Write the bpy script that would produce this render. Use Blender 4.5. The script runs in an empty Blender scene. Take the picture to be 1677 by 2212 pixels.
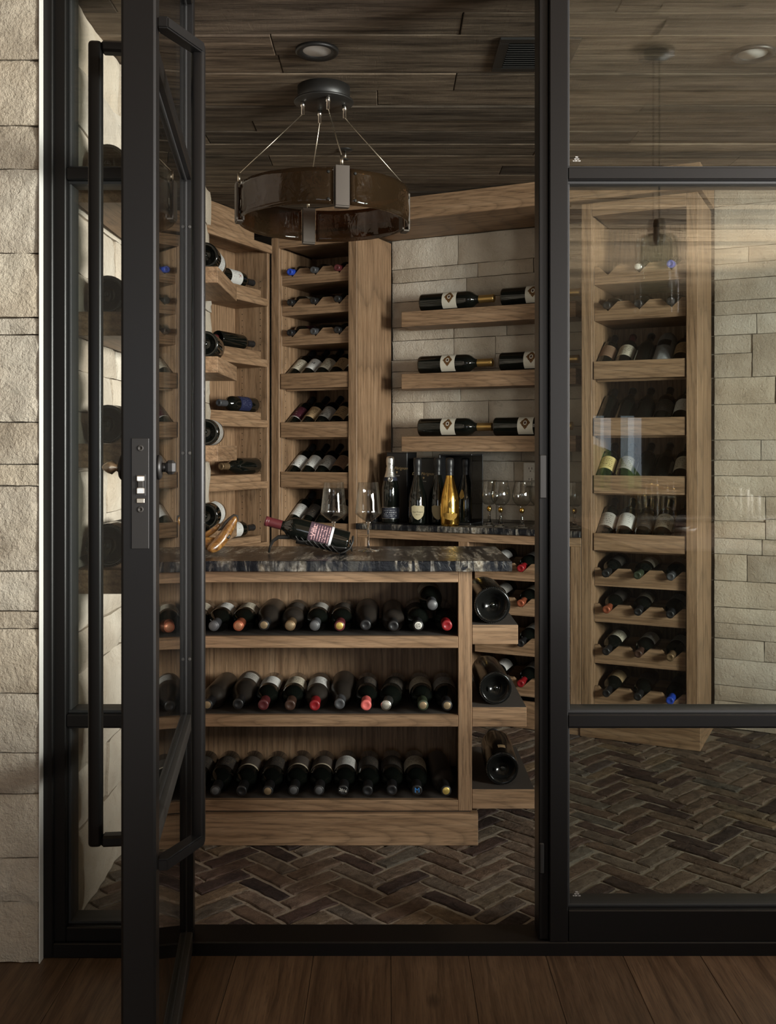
import bpy, bmesh, math, random
from mathutils import Vector, Matrix, noise
random.seed(7)
R = math.radians
sc = bpy.context.scene
col = sc.collection

# ------------------------------------------------------------------ camera, light, exposure
FPX = 2150.0            # focal length in pixels of the 1677x2212 frame
EYE = 1.25              # eye height
cam_d = bpy.data.cameras.new('camera')
cam_d.sensor_fit = 'VERTICAL'; cam_d.sensor_height = 36.0
cam_d.lens = FPX / 2212 * 36.0
cam_d.shift_y = -136.0 / 2212
cam_d.clip_start = 0.02
cam = bpy.data.objects.new('camera', cam_d); col.objects.link(cam)
cam.location = (0, 0, EYE); cam.rotation_euler = (R(90), 0, 0)
sc.camera = cam

world = bpy.data.worlds.new('world'); sc.world = world
world.use_nodes = True
bg = world.node_tree.nodes['Background']
bg.inputs['Color'].default_value = (0.80, 0.90, 1.0, 1)
bg.inputs['Strength'].default_value = 1.2

def area(name, loc, rot, sx, sy, power, color):
    d = bpy.data.lights.new(name, 'AREA'); d.shape = 'RECTANGLE'
    d.size = sx; d.size_y = sy; d.energy = power; d.color = color
    o = bpy.data.objects.new(name, d); col.objects.link(o)
    o.location = loc; o.rotation_euler = rot
    return o
# daylight entering by the hall's side window and by the garden windows behind the camera, plus one added fill
sun = area('side_window_daylight', (4.10, 0.12, 1.62), (0, R(90), 0), 1.30, 1.25, 165, (1.0, 0.965, 0.925))
sun.rotation_euler = (Vector((-0.6, 3.3, 1.15)) - sun.location).to_track_quat('-Z', 'Z').to_euler()
sun.data.spread = R(95)      # beam narrowed so less light bounces off the hall ceiling
area('rear_hall_fill', (4.12, -3.3, 1.62), (0, R(90), 0), 1.30, 1.6, 330, (1.0, 0.97, 0.93))  # unseen window added to brighten the hall ceiling mirrored in the glass
area('garden_window_daylight', (0.2, -8.12, 1.75), (R(90), 0, 0), 3.2, 2.0, 12, (1.0, 0.97, 0.93))

sc.view_settings.view_transform = 'Standard'
sc.view_settings.look = 'None'
sc.view_settings.gamma = 1.0
sc.view_settings.use_curve_mapping = False
sc.view_settings.exposure = 0.36
sc.cycles.max_bounces = 10
sc.cycles.transparent_max_bounces = 32
sc.cycles.glossy_bounces = 5
sc.cycles.transmission_bounces = 10

# ------------------------------------------------------------------ helpers
def link(o, parent=None):
    col.objects.link(o)
    if parent: o.parent = parent
    return o
def empty(name, loc=(0, 0, 0), rz=0.0, parent=None):
    o = bpy.data.objects.new(name, None); o.empty_display_size = 0.05
    o.location = loc; o.rotation_euler = (0, 0, rz)
    return link(o, parent)
def tag(o, label=None, cat=None, group=None, kind=None):
    if label: o['label'] = label
    if cat: o['category'] = cat
    if group: o['group'] = group
    if kind: o['kind'] = kind
    return o
def mesh(name, v, f, smooth=False):
    me = bpy.data.meshes.new(name); me.from_pydata([tuple(p) for p in v], [], f); me.update()
    if smooth: me.shade_smooth()
    return me
def obj(name, me, m=None, parent=None, loc=(0, 0, 0), rot=None):
    o = bpy.data.objects.new(name, me)
    if m is not None:
        if len(me.materials) == 0: me.materials.append(m)
        if me.materials[0] is not m:
            o.material_slots[0].link = 'OBJECT'; o.material_slots[0].material = m
    o.location = loc
    if rot: o.rotation_euler = rot
    return link(o, parent)
BOXF = [(0, 3, 2, 1), (4, 5, 6, 7), (0, 1, 5, 4), (1, 2, 6, 5), (2, 3, 7, 6), (3, 0, 4, 7)]
def box_mesh(name, sx, sy, sz, bev=0.0015, seg=1):
    bm = bmesh.new(); bmesh.ops.create_cube(bm, size=1.0)
    bmesh.ops.scale(bm, vec=(sx, sy, sz), verts=bm.verts)
    b = min(bev, min(sx, sy, sz) * 0.3)
    if b > 0: bmesh.ops.bevel(bm, geom=bm.edges[:], offset=b, segments=seg, affect='EDGES', profile=0.5)
    me = bpy.data.meshes.new(name); bm.to_mesh(me); bm.free()
    return me
def box(name, x0, x1, y0, y1, z0, z1, m, parent=None, bev=0.0015):
    me = box_mesh(name, abs(x1 - x0), abs(y1 - y0), abs(z1 - z0), bev)
    return obj(name, me, m, parent, ((x0 + x1) / 2, (y0 + y1) / 2, (z0 + z1) / 2))
def lathe_mesh(name, prof, seg=28, smooth=True):
    v, f, rows = [], [], []
    for r, z in prof:
        if r < 1e-6: rows.append([len(v)]); v.append((0, 0, z))
        else:
            rows.append(list(range(len(v), len(v) + seg)))
            v += [(r * math.cos(2 * math.pi * k / seg), r * math.sin(2 * math.pi * k / seg), z) for k in range(seg)]
    for a, b in zip(rows, rows[1:]):
        for k in range(seg):
            k2 = (k + 1) % seg
            if len(a) == 1 and len(b) > 1: f.append((a[0], b[k2], b[k]))
            elif len(b) == 1 and len(a) > 1: f.append((a[k], a[k2], b[0]))
            elif len(a) > 1: f.append((a[k], a[k2], b[k2], b[k]))
    me = mesh(name, v, f, smooth)
    return me
def tube_mesh(name, pts, rad, seg=8, caps=True):
    pts = [Vector(p) for p in pts]; v, f = [], []
    rads = rad if isinstance(rad, (list, tuple)) else [rad] * len(pts)
    up = Vector((0.13, 0.29, 0.95)).normalized(); prev = None
    for i, p in enumerate(pts):
        t = (pts[min(i + 1, len(pts) - 1)] - pts[max(i - 1, 0)]).normalized()
        n = (prev - t * prev.dot(t)) if prev is not None else (up - t * up.dot(t))
        n.normalize(); b = t.cross(n); prev = n
        for k in range(seg):
            a = 2 * math.pi * k / seg
            v.append(p + (n * math.cos(a) + b * math.sin(a)) * rads[i])
    for i in range(len(pts) - 1):
        for k in range(seg):
            k2 = (k + 1) % seg
            f.append((i * seg + k, i * seg + k2, (i + 1) * seg + k2, (i + 1) * seg + k))
    if caps:
        f.append(tuple(range(seg - 1, -1, -1))); f.append(tuple(range((len(pts) - 1) * seg, len(pts) * seg)))
    return mesh(name, v, f, True)
def prism_mesh(name, poly, y0, y1):
    """polygon in x,z extruded along y (front face at y0)"""
    n = len(poly)
    v = [(x, y0, z) for x, z in poly] + [(x, y1, z) for x, z in poly]
    f = [tuple(range(n)), tuple(range(2 * n - 1, n - 1, -1))]
    f += [(i, i + n, (i + 1) % n + n, (i + 1) % n) for i in range(n)]
    me = mesh(name, v, f)
    bm = bmesh.new(); bm.from_mesh(me); bmesh.ops.recalc_face_normals(bm, faces=bm.faces)
    bm.to_mesh(me); bm.free()
    return me
def prism(name, poly, y0, y1, m, parent=None):
    return obj(name, prism_mesh(name, poly, y0, y1), m, parent)
def text_mesh(s, size):
    c = bpy.data.curves.new('lettering', 'FONT'); c.body = s; c.size = size
    c.align_x = 'CENTER'; c.align_y = 'CENTER'; c.resolution_u = 3
    o = bpy.data.objects.new('lettering', c); col.objects.link(o)
    bpy.context.view_layer.update()
    me = bpy.data.meshes.new_from_object(o)
    bpy.data.objects.remove(o); bpy.data.curves.remove(c)
    me.materials.clear()
    return me

# ------------------------------------------------------------------ materials
class NT:
    def __init__(s, name):
        s.m = bpy.data.materials.new(name); s.m.use_nodes = True
        s.t = s.m.node_tree; s.n = s.t.nodes; s.l = s.t.links
        s.b = s.n['Principled BSDF']
    def new(s, t, **kw):
        n = s.n.new(t)
        for k, v in kw.items(): setattr(n, k, v)
        return n
    def set(s, **kw):
        for k, v in kw.items():
            k = {'base': 'Base Color', 'rough': 'Roughness', 'metal': 'Metallic', 'spec': 'Specular IOR Level', 'coat': 'Coat Weight', 'trans': 'Transmission Weight', 'ior': 'IOR', 'coatr': 'Coat Roughness', 'emit': 'Emission Color', 'es': 'Emission Strength'}[k]
            s.b.inputs[k].default_value = (*v, 1) if isinstance(v, tuple) else v
        return s
    def co(s, scale=(1, 1, 1), rnd=True, coord='Object', amt=(7.3, 5.1, 9.7)):
        tc = s.new('ShaderNodeTexCoord'); mp = s.new('ShaderNodeMapping')
        mp.inputs['Scale'].default_value = scale
        src = tc.outputs[coord]
        if rnd:
            oi = s.new('ShaderNodeObjectInfo'); mul = s.new('ShaderNodeVectorMath', operation='SCALE')
            mul.inputs[0].default_value = amt; s.l.new(oi.outputs['Random'], mul.inputs['Scale'])
            ad = s.new('ShaderNodeVectorMath', operation='ADD')
            s.l.new(src, ad.inputs[0]); s.l.new(mul.outputs[0], ad.inputs[1]); src = ad.outputs[0]
        s.l.new(src, mp.inputs['Vector'])
        return mp.outputs[0]
    def noise(s, vec, scale, detail=4, rough=0.55, dist=0.0):
        n = s.new('ShaderNodeTexNoise'); n.inputs['Scale'].default_value = scale
        n.inputs['Detail'].default_value = detail; n.inputs['Roughness'].default_value = rough
        n.inputs['Distortion'].default_value = dist
        if vec is not None: s.l.new(vec, n.inputs['Vector'])
        return n.outputs['Fac']
    def ramp(s, fac, stops, interp='LINEAR'):
        r = s.new('ShaderNodeValToRGB'); e = r.color_ramp.elements; r.color_ramp.interpolation = interp
        while len(e) < len(stops): e.new(0.5)
        for k, (p, c) in enumerate(stops):
            e[k].position = p; e[k].color = (*c, 1) if isinstance(c, tuple) else (c, c, c, 1)
        s.l.new(fac, r.inputs['Fac']); return r.outputs['Color']
    def mix(s, fac, a, b, blend='MIX'):
        n = s.new('ShaderNodeMix', data_type='RGBA', blend_type=blend)
        for val, sock in ((fac, n.inputs[0]), (a, n.inputs[6]), (b, n.inputs[7])):
            if hasattr(val, 'links'): s.l.new(val, sock)
            elif isinstance(val, tuple): sock.default_value = (*val, 1)
            else: sock.default_value = val
        return n.outputs[2]
    def math(s, op, a, b=0.0, c=None):
        n = s.new('ShaderNodeMath', operation=op)
        for k, v in enumerate((a, b, c)):
            if v is None: continue
            if hasattr(v, 'links'): s.l.new(v, n.inputs[k])
            else: n.inputs[k].default_value = v
        return n.outputs[0]
    def bump(s, h, strength=0.4, dist=0.01, to=None):
        n = s.new('ShaderNodeBump'); n.inputs['Strength'].default_value = strength
        n.inputs['Distance'].default_value = dist
        s.l.new(h, n.inputs['Height']); s.l.new(n.outputs[0], to or s.b.inputs['Normal'])
        return n.outputs[0]
    def color(s, c): s.l.new(c, s.b.inputs['Base Color']); return s
    def roughness(s, c): s.l.new(c, s.b.inputs['Roughness']); return s

def oak(axis, tone=(1, 1, 1)):
    t = NT('oak_' + axis); t.set(rough=0.5, spec=0.35)
    st = {'x': (0.9, 14, 14), 'y': (14, 0.9, 14), 'z': (14, 14, 0.9)}[axis]
    ca = {'x': (0.55, 5, 5), 'y': (5, 0.55, 5), 'z': (5, 5, 0.55)}[axis]
    g = t.noise(t.co(st), 3.2, 6, 0.65, 0.3)
    fine = t.noise(t.co(tuple(k * 5 for k in st)), 3.0, 3, 0.6, 0.0)
    w = t.new('ShaderNodeTexWave', wave_type='RINGS', rings_direction={'x': 'X', 'y': 'Y', 'z': 'Z'}[axis], wave_profile='SAW')
    w.inputs['Scale'].default_value = 3.6; w.inputs['Distortion'].default_value = 7.0
    w.inputs['Detail'].default_value = 3.0; w.inputs['Detail Scale'].default_value = 0.7
    t.l.new(t.co(ca), w.inputs['Vector'])
    def k(r, g_, b): return (r * tone[0], g_ * tone[1], b * tone[2])
    base = t.ramp(g, [(0.30, k(0.17, 0.098, 0.053)), (0.52, k(0.275, 0.170, 0.098)), (0.72, k(0.345, 0.224, 0.136))])
    lines = t.ramp(w.outputs['Fac'], [(0.0, 0.42), (0.10, 0.72), (0.28, 0.98), (0.75, 1.06), (1.0, 0.82)])
    c = t.mix(0.45, base, lines, 'MULTIPLY')
    cw = t.new('ShaderNodeTexWave', wave_type='RINGS', rings_direction={'x': 'Y', 'y': 'X', 'z': 'Y'}[axis], wave_profile='SAW')
    cw.inputs['Scale'].default_value = 1.0; cw.inputs['Distortion'].default_value = 5.5
    cw.inputs['Detail'].default_value = 2.0; cw.inputs['Detail Scale'].default_value = 0.55; cw.inputs['Detail Roughness'].default_value = 0.5
    t.l.new(t.co({'x': (2.6, 14, 22), 'y': (14, 2.6, 22), 'z': (17, 11, 1.3)}[axis], amt={'x': (1.1, .3, .09), 'y': (.3, 1.1, .09), 'z': (.14, .3, 1.1)}[axis]), cw.inputs['Vector'])
    c = t.mix(0.6, c, t.ramp(cw.outputs['Fac'], [(0.0, 0.50), (0.14, 0.82), (0.4, 1.0), (0.85, 1.05), (1.0, 0.75)]), 'MULTIPLY')
    pores = t.ramp(fine, [(0.34, 0.55), (0.48, 1.05)])
    c = t.mix(0.7, c, pores, 'MULTIPLY')
    t.color(c); t.bump(fine, 0.25, 0.002)
    return t.m
OX, OY, OZ = oak('x'), oak('y'), oak('z')

def barnwood(name, dark, mid, light, axis='x'):
    t = NT(name); t.set(rough=0.8, spec=0.15)
    st = {'x': (0.8, 9, 9), 'y': (9, 0.8, 9)}[axis]
    g = t.noise(t.co(st), 4.0, 7, 0.7, 0.5)
    w = t.new('ShaderNodeTexWave', wave_type='RINGS', rings_direction=axis.upper(), wave_profile='SIN')
    w.inputs['Scale'].default_value = 1.6; w.inputs['Distortion'].default_value = 7.0; w.inputs['Detail'].default_value = 3
    t.l.new(t.co({'x': (0.5, 6, 6), 'y': (6, 0.5, 6)}[axis]), w.inputs['Vector'])
    c = t.ramp(g, [(0.28, dark), (0.5, mid), (0.75, light)])
    c = t.mix(0.55, c, t.ramp(w.outputs['Fac'], [(0.0, 0.45), (0.35, 0.95), (1, 1.0)]), 'MULTIPLY')
    vo = t.new('ShaderNodeTexVoronoi'); vo.inputs['Scale'].default_value = 1.5
    t.l.new(t.co({'x': (1.2, 3.2, 3.2), 'y': (3.2, 1.2, 3.2)}[axis]), vo.inputs['Vector'])
    c = t.mix(1.0, c, t.ramp(vo.outputs['Distance'], [(0.04, 0.18), (0.10, 0.7), (0.13, 1.0)]), 'MULTIPLY')
    oi = t.new('ShaderNodeObjectInfo')
    c = t.mix(1.0, c, t.ramp(oi.outputs['Random'], [(0, (0.42, 0.42, 0.44)), (0.25, (0.85, 0.82, 0.78)), (0.6, (1.1, 1.05, 1.0)), (1, (1.3, 1.22, 1.12))]), 'MULTIPLY')
    saw = t.noise(t.co({'x': (26, 4, 4), 'y': (4, 26, 4)}[axis]), 3.0, 3, 0.6, 1.6)
    fib = t.noise(t.co({'x': (2.5, 60, 60), 'y': (60, 2.5, 60)}[axis]), 3.0, 4, 0.7, 0.4)
    c = t.mix(0.75, c, t.ramp(fib, [(0.32, 0.45), (0.55, 1.15)]), 'MULTIPLY')
    h = t.mix(0.16, t.mix(0.5, g, fib), saw)
    t.color(c); t.bump(h, 0.7, 0.008)
    return t.m
CEIL = barnwood('weathered_barn_wood', (0.03, 0.022, 0.016), (0.12, 0.096, 0.073), (0.22, 0.18, 0.138))
HALLWOOD = barnwood('hall_ceiling_wood', (0.13, 0.09, 0.06), (0.58, 0.46, 0.33), (0.76, 0.63, 0.47))

def floorwood():
    t = NT('walnut_floor_oak'); t.set(rough=0.42, spec=0.35)
    g = t.noise(t.co((12, 0.7, 12)), 3.5, 6, 0.65, 0.6)
    w = t.new('ShaderNodeTexWave', wave_type='RINGS', rings_direction='Y', wave_profile='SAW')
    w.inputs['Scale'].default_value = 1.8; w.inputs['Distortion'].default_value = 6; w.inputs['Detail'].default_value = 3
    t.l.new(t.co((4, 0.5, 4)), w.inputs['Vector'])
    c = t.ramp(g, [(0.3, (0.07, 0.039, 0.021)), (0.55, (0.135, 0.082, 0.047)), (0.75, (0.18, 0.113, 0.068))])
    c = t.mix(0.6, c, t.ramp(w.outputs['Fac'], [(0, 0.5), (0.2, 0.95), (1, 1.0)]), 'MULTIPLY')
    vo = t.new('ShaderNodeTexVoronoi'); vo.inputs['Scale'].default_value = 2.2
    t.l.new(t.co((2.2, 1.1, 2.2)), vo.inputs['Vector'])
    c = t.mix(1.0, c, t.ramp(vo.outputs['Distance'], [(0.03, 0.2), (0.10, 1.0)]), 'MULTIPLY')
    oi = t.new('ShaderNodeObjectInfo')
    c = t.mix(1.0, c, t.ramp(oi.outputs['Random'], [(0, 0.8), (1, 1.1)]), 'MULTIPLY')
    fb = t.noise(t.co((90, 3.5, 90)), 3.0, 4, 0.7, 0.3)
    c = t.mix(0.8, c, t.ramp(fb, [(0.34, 0.55), (0.52, 1.12)]), 'MULTIPLY')
    t.color(c); t.bump(fb, 0.2, 0.002)
    return t.m
FLOORW = floorwood()

def limestone(name, a, b, c_, bs=0.9):
    t = NT(name); t.set(rough=0.9, spec=0.15)
    n1 = t.noise(t.co((1, 1, 1)), 3.0, 5, 0.6, 0.4)
    n2 = t.noise(t.co((1, 1, 1)), 26.0, 8, 0.68, 0.6)
    n3 = t.noise(t.co((1, 1, 1)), 110.0, 4, 0.65)
    c = t.ramp(n1, [(0.3, a), (0.5, b), (0.72, c_)])
    c = t.mix(1.0, c, t.ramp(n2, [(0.26, 0.72), (0.42, 1.0)]), 'MULTIPLY')
    oi = t.new('ShaderNodeObjectInfo')
    c = t.mix(1.0, c, t.ramp(oi.outputs['Random'], [(0, (0.86, 0.83, 0.79)), (0.5, (1, 1, 1)), (1, (1.0, 0.96, 0.90))]), 'MULTIPLY')
    h = t.mix(0.4, n2, n3)
    t.color(c); t.bump(h, bs, 0.012 if bs < 1 else 0.022)
    return t.m
STONE = limestone('split_limestone', (0.45, 0.385, 0.31), (0.57, 0.505, 0.425), (0.66, 0.61, 0.535))
STONEP = limestone('rough_pier_limestone', (0.46, 0.385, 0.305), (0.58, 0.505, 0.42), (0.66, 0.60, 0.52), 1.0)

def granite():
    t = NT('veined_black_granite'); t.set(rough=0.25, spec=0.45)
    v = t.co((1, 1, 1), rnd=False)
    warp = t.noise(v, 5.0, 4, 0.6)
    # slanted streaks: compressed across, long along a diagonal
    mp = t.new('ShaderNodeMapping'); mp.inputs['Rotation'].default_value = (0.2, R(24), R(28)); mp.inputs['Scale'].default_value = (26, 3.0, 4.0)
    t.l.new(v, mp.inputs['Vector'])
    st = t.noise(mp.outputs[0], 1.0, 7, 0.72, 0.7)
    big = t.noise(v, 6.0, 3, 0.6, 0.8); sp = t.noise(v, 75.0, 5, 0.7)
    f = t.math('MULTIPLY', t.ramp(st, [(0.46, 0.0), (0.60, 1.0)]), t.ramp(big, [(0.42, 0.0), (0.56, 1.0)]))
    f = t.math('MULTIPLY', f, t.ramp(sp, [(0.32, 0.3), (0.6, 1.0)]))
    dark = t.ramp(st, [(0.35, (0.004, 0.005, 0.007)), (0.52, (0.012, 0.013, 0.017)), (0.62, (0.05, 0.048, 0.045))])
    c = t.mix(f, dark, t.ramp(sp, [(0.4, (0.34, 0.27, 0.18)), (0.65, (0.60, 0.57, 0.52))]))
    t.color(c)
    t.bump(t.noise(v, 34.0, 5, 0.6, 0.5), 0.5, 0.007)
    return t.m
GRANITE = granite()

def brick(island):
    t = NT('old_clay_brick' + ('_joined' if island else '')); t.set(rough=0.72, spec=0.3)
    if island:
        g = t.new('ShaderNodeNewGeometry'); r = g.outputs['Random Per Island']
    else:
        o = t.new('ShaderNodeObjectInfo'); r = o.outputs['Random']
    c = t.ramp(r, [(0.0, (0.028, 0.018, 0.016)), (0.14, (0.06, 0.036, 0.029)), (0.32, (0.115, 0.075, 0.052)), (0.52, (0.15, 0.108, 0.08)), (0.7, (0.10, 0.086, 0.07)), (0.86, (0.17, 0.118, 0.072)), (1.0, (0.065, 0.05, 0.045))])
    n = t.noise(t.co((1, 1, 1), rnd=not island), 22.0, 6, 0.7, 0.5)
    n2 = t.noise(t.co((1, 1, 1), rnd=not island), 85.0, 5, 0.7)
    c = t.mix(1.0, c, t.ramp(n, [(0.3, 0.45), (0.6, 1.3)]), 'MULTIPLY')
    t.color(c); t.roughness(t.ramp(n, [(0.3, 0.85), (0.7, 0.5)]))
    t.bump(t.mix(0.5, n, n2), 0.9, 0.016)
    return t.m
BRICK, BRICKS = brick(False), brick(True)

def simple(name, base, rough=0.5, metal=0.0, spec=0.5, bump=None, **kw):
    t = NT(name); t.set(base=base, rough=rough, metal=metal, spec=spec, **kw)
    if bump:
        t.bump(t.noise(t.co((1, 1, 1)), bump[0], 4, 0.6), bump[1], bump[2])
    return t.m
MORTAR = simple('sandy_mortar', (0.25, 0.208, 0.16), 0.95, bump=(90, 0.8, 0.006))
STEEL = simple('blackened_steel', (0.0055, 0.005, 0.0048), 0.36, spec=0.32, bump=(28, 0.05, 0.002))
STEELG = simple('dusty_steel_ledge', (0.03, 0.028, 0.025), 0.6, spec=0.3, bump=(60, 0.2, 0.002))
GASKET = simple('rubber_gasket', (0.012, 0.012, 0.012), 0.55)
PLASTER = simple('pale_plaster', (0.60, 0.59, 0.56), 0.9, bump=(40, 0.3, 0.004))
HALLWALL = simple('hall_wall_paint', (0.20, 0.18, 0.155), 0.9, bump=(12, 0.15, 0.01))
HALLDARK = simple('dark_hall_panelling', (0.09, 0.075, 0.06), 0.8, bump=(12, 0.15, 0.01))
BLACKM = simple('matte_black_metal', (0.012, 0.011, 0.010), 0.45)
BLACKP = simple('black_box_card', (0.008, 0.008, 0.009), 0.42)
CHROME = simple('bright_steel', (0.80, 0.76, 0.70), 0.18, 1.0)
BRASSN = simple('satin_nickel', (0.62, 0.55, 0.44), 0.3, 1.0)
STRAP = simple('bronze_strap', (0.10, 0.085, 0.072), 0.5, 0.6)
WHITEL = simple('frosted_lens', (0.72, 0.71, 0.70), 0.6)
WHITEP = simple('white_plastic', (0.62, 0.60, 0.55), 0.5)
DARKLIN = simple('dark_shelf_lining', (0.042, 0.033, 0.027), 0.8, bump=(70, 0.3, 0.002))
GOLD = simple('gold_metal', (0.80, 0.50, 0.12), 0.16, 1.0, bump=(40, 0.15, 0.004))
SILVERF = simple('silver_foil', (0.70, 0.69, 0.66), 0.3, 1.0, bump=(90, 0.5, 0.004))
GOLDCAP = simple('gold_capsule', (0.55, 0.36, 0.13), 0.32, 0.9)
BIGG = simple('big_bottle_glass', (0.006, 0.006, 0.0055), 0.16, spec=0.35)
BOTTLEG = simple('dark_bottle_glass', (0.004, 0.005, 0.004), 0.06, spec=0.6, coat=0.3)
DUSTG = simple('dusty_bottle_glass', (0.022, 0.018, 0.015), 0.3, spec=0.5)
CAPS = {
    'black': simple('capsule_black', (0.012, 0.012, 0.013), 0.38),
    'grey': simple('capsule_grey', (0.07, 0.072, 0.078), 0.4, 0.3),
    'red': simple('capsule_red', (0.22, 0.010, 0.014), 0.35),
    'pink': simple('capsule_pink', (0.62, 0.13, 0.12), 0.4),
    'maroon': simple('capsule_maroon', (0.09, 0.017, 0.02), 0.35),
    'copper': simple('capsule_copper', (0.35, 0.10, 0.05), 0.35, 0.4),
    'gold': GOLDCAP,
    'bronze': simple('capsule_bronze', (0.20, 0.13, 0.07), 0.4, 0.5),
    'blue': simple('capsule_blue', (0.02, 0.06, 0.42), 0.35),
    'green': simple('capsule_green', (0.03, 0.04, 0.022), 0.4),
    'silver': SILVERF,
    'brown': simple('capsule_brown', (0.05, 0.024, 0.016), 0.4),
}
DISCS = {'gold': simple('gold_disc', (0.75, 0.55, 0.16), 0.35, 0.7), 'silver': simple('silver_disc', (0.62, 0.58, 0.5), 0.35, 0.7),
         'white': simple('white_disc', (0.7, 0.68, 0.62), 0.5), 'copper': simple('copper_disc', (0.55, 0.25, 0.14), 0.35, 0.6),
         'grey': simple('grey_disc', (0.12, 0.12, 0.125), 0.45, 0.4), 'bronze': simple('bronze_disc', (0.30, 0.22, 0.13), 0.4, 0.5)}
INK = simple('printed_ink_dark', (0.02, 0.015, 0.012), 0.7)
INKR = simple('printed_ink_red', (0.30, 0.03, 0.02), 0.7)
INKP = simple('printed_ink_pink', (0.70, 0.42, 0.42), 0.7)
INKB = simple('printed_ink_blue', (0.04, 0.22, 0.60), 0.6)
INKW = simple('printed_ink_white', (0.72, 0.70, 0.66), 0.7)
INKG = simple('printed_ink_gold', (0.55, 0.42, 0.22), 0.45, 0.3)

def label_mat(name, base, ink, dens=0.5, rows=7, band=None):
    """paper label with printed lines, laid out in UV"""
    t = NT(name); t.set(rough=0.65, spec=0.2)
    uv = t.new('ShaderNodeTexCoord'); sep = t.new('ShaderNodeSeparateXYZ'); t.l.new(uv.outputs['UV'], sep.inputs[0])
    u, v = sep.outputs[0], sep.outputs[1]
    vr = t.math('MULTIPLY', v, rows); fr = t.math('FRACT', vr); rowid = t.math('FLOOR', vr)
    line = t.math('MULTIPLY', t.math('GREATER_THAN', fr, 0.32), t.math('LESS_THAN', fr, 0.66))
    cmb = t.new('ShaderNodeCombineXYZ'); t.l.new(t.math('MULTIPLY', u, 26.0), cmb.inputs[0]); t.l.new(t.math('MULTIPLY', rowid, 3.7), cmb.inputs[1])
    oi = t.new('ShaderNodeObjectInfo'); t.l.new(t.math('MULTIPLY', oi.outputs['Random'], 30), cmb.inputs[2])
    n = t.noise(cmb.outputs[0], 1.0, 2, 0.8)
    txt = t.math('GREATER_THAN', n, 1.0 - dens)
    inu = t.math('MULTIPLY', t.math('GREATER_THAN', u, 0.2), t.math('LESS_THAN', u, 0.8))
    inv = t.math('MULTIPLY', t.math('GREATER_THAN', v, 0.1), t.math('LESS_THAN', v, 0.9))
    mask = t.math('MULTIPLY', t.math('MULTIPLY', line, txt), t.math('MULTIPLY', inu, inv))
    c = t.mix(mask, base, ink)
    if band:
        bm_ = t.math('MULTIPLY', t.math('GREATER_THAN', v, band[0]), t.math('LESS_THAN', v, band[1]))
        c = t.mix(bm_, c, band[2])
    t.color(c)
    return t.m
LABELS = {
    'cream': label_mat('label_cream', (0.50, 0.45, 0.36), (0.10, 0.07, 0.05)),
    'white': label_mat('label_white', (0.58, 0.57, 0.55), (0.08, 0.07, 0.07), 0.42),
    'tan': label_mat('label_tan', (0.36, 0.25, 0.14), (0.09, 0.05, 0.03)),
    'dark': label_mat('label_dark', (0.045, 0.038, 0.033), (0.16, 0.12, 0.08), 0.45),
    'blue': label_mat('label_dark_blue', (0.015, 0.018, 0.05), (0.12, 0.12, 0.18), 0.45),
    'wine': label_mat('label_wine', (0.055, 0.012, 0.02), (0.3, 0.22, 0.2), 0.4, 5, (0.0, 0.06, (0.45, 0.42, 0.4))),
    'yellow': label_mat('label_yellow', (0.62, 0.50, 0.22), (0.16, 0.11, 0.05)),
    'grey': label_mat('label_grey', (0.33, 0.31, 0.285), (0.10, 0.09, 0.08), 0.5),
    'banded': label_mat('label_banded', (0.085, 0.068, 0.058), (0.18, 0.14, 0.1), 0.4, 6, (0.86, 0.98, (0.55, 0.48, 0.36))),
    'purple': label_mat('label_purple', (0.075, 0.045, 0.06), (0.55, 0.33, 0.34), 0.55, 9, (0.0, 0.1, (0.72, 0.70, 0.74))),
    'art': label_mat('label_art', (0.24, 0.15, 0.10), (0.08, 0.05, 0.03), 0.6, 12),
    'navy': label_mat('label_navy', (0.02, 0.022, 0.035), (0.5, 0.5, 0.52), 0.5, 6),
}
def emblem_label():
    t = NT('label_with_crest'); t.set(rough=0.6, spec=0.2)
    uv = t.new('ShaderNodeTexCoord'); sep = t.new('ShaderNodeSeparateXYZ'); t.l.new(uv.outputs['UV'], sep.inputs[0])
    nz = t.noise(uv.outputs['UV'], 9.0, 4, 0.7)
    wob = t.math('MULTIPLY', t.math('SUBTRACT', nz, 0.5), 0.22)
    du = t.math('SUBTRACT', sep.outputs[0], 0.5); dv = t.math('SUBTRACT', sep.outputs[1], 0.5)
    au = t.math('ABSOLUTE', du); av = t.math('ABSOLUTE', dv)
    dia = t.math('ADD', t.math('ADD', t.math('MULTIPLY', au, 1.25), t.math('MULTIPLY', av, 1.0)), wob)
    m1 = t.math('LESS_THAN', dia, 0.33)
    rr = t.math('SQRT', t.math('ADD', t.math('POWER', t.math('MULTIPLY', du, 1.25), 2.0), t.math('POWER', dv, 2.0)))
    ring = t.math('LESS_THAN', rr, 0.115); core = t.math('LESS_THAN', rr, 0.07)
    orn = t.ramp(t.noise(uv.outputs['UV'], 26.0, 3, 0.7), [(0.4, (0.03, 0.012, 0.008)), (0.55, (0.13, 0.06, 0.02)), (0.7, (0.40, 0.25, 0.07))])
    c = t.mix(m1, (0.55, 0.51, 0.43), orn)
    c = t.mix(ring, c, (0.52, 0.49, 0.43)); c = t.mix(core, c, (0.05, 0.025, 0.02))
    t.color(c); return t.m
LABELS['crest'] = emblem_label()

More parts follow.
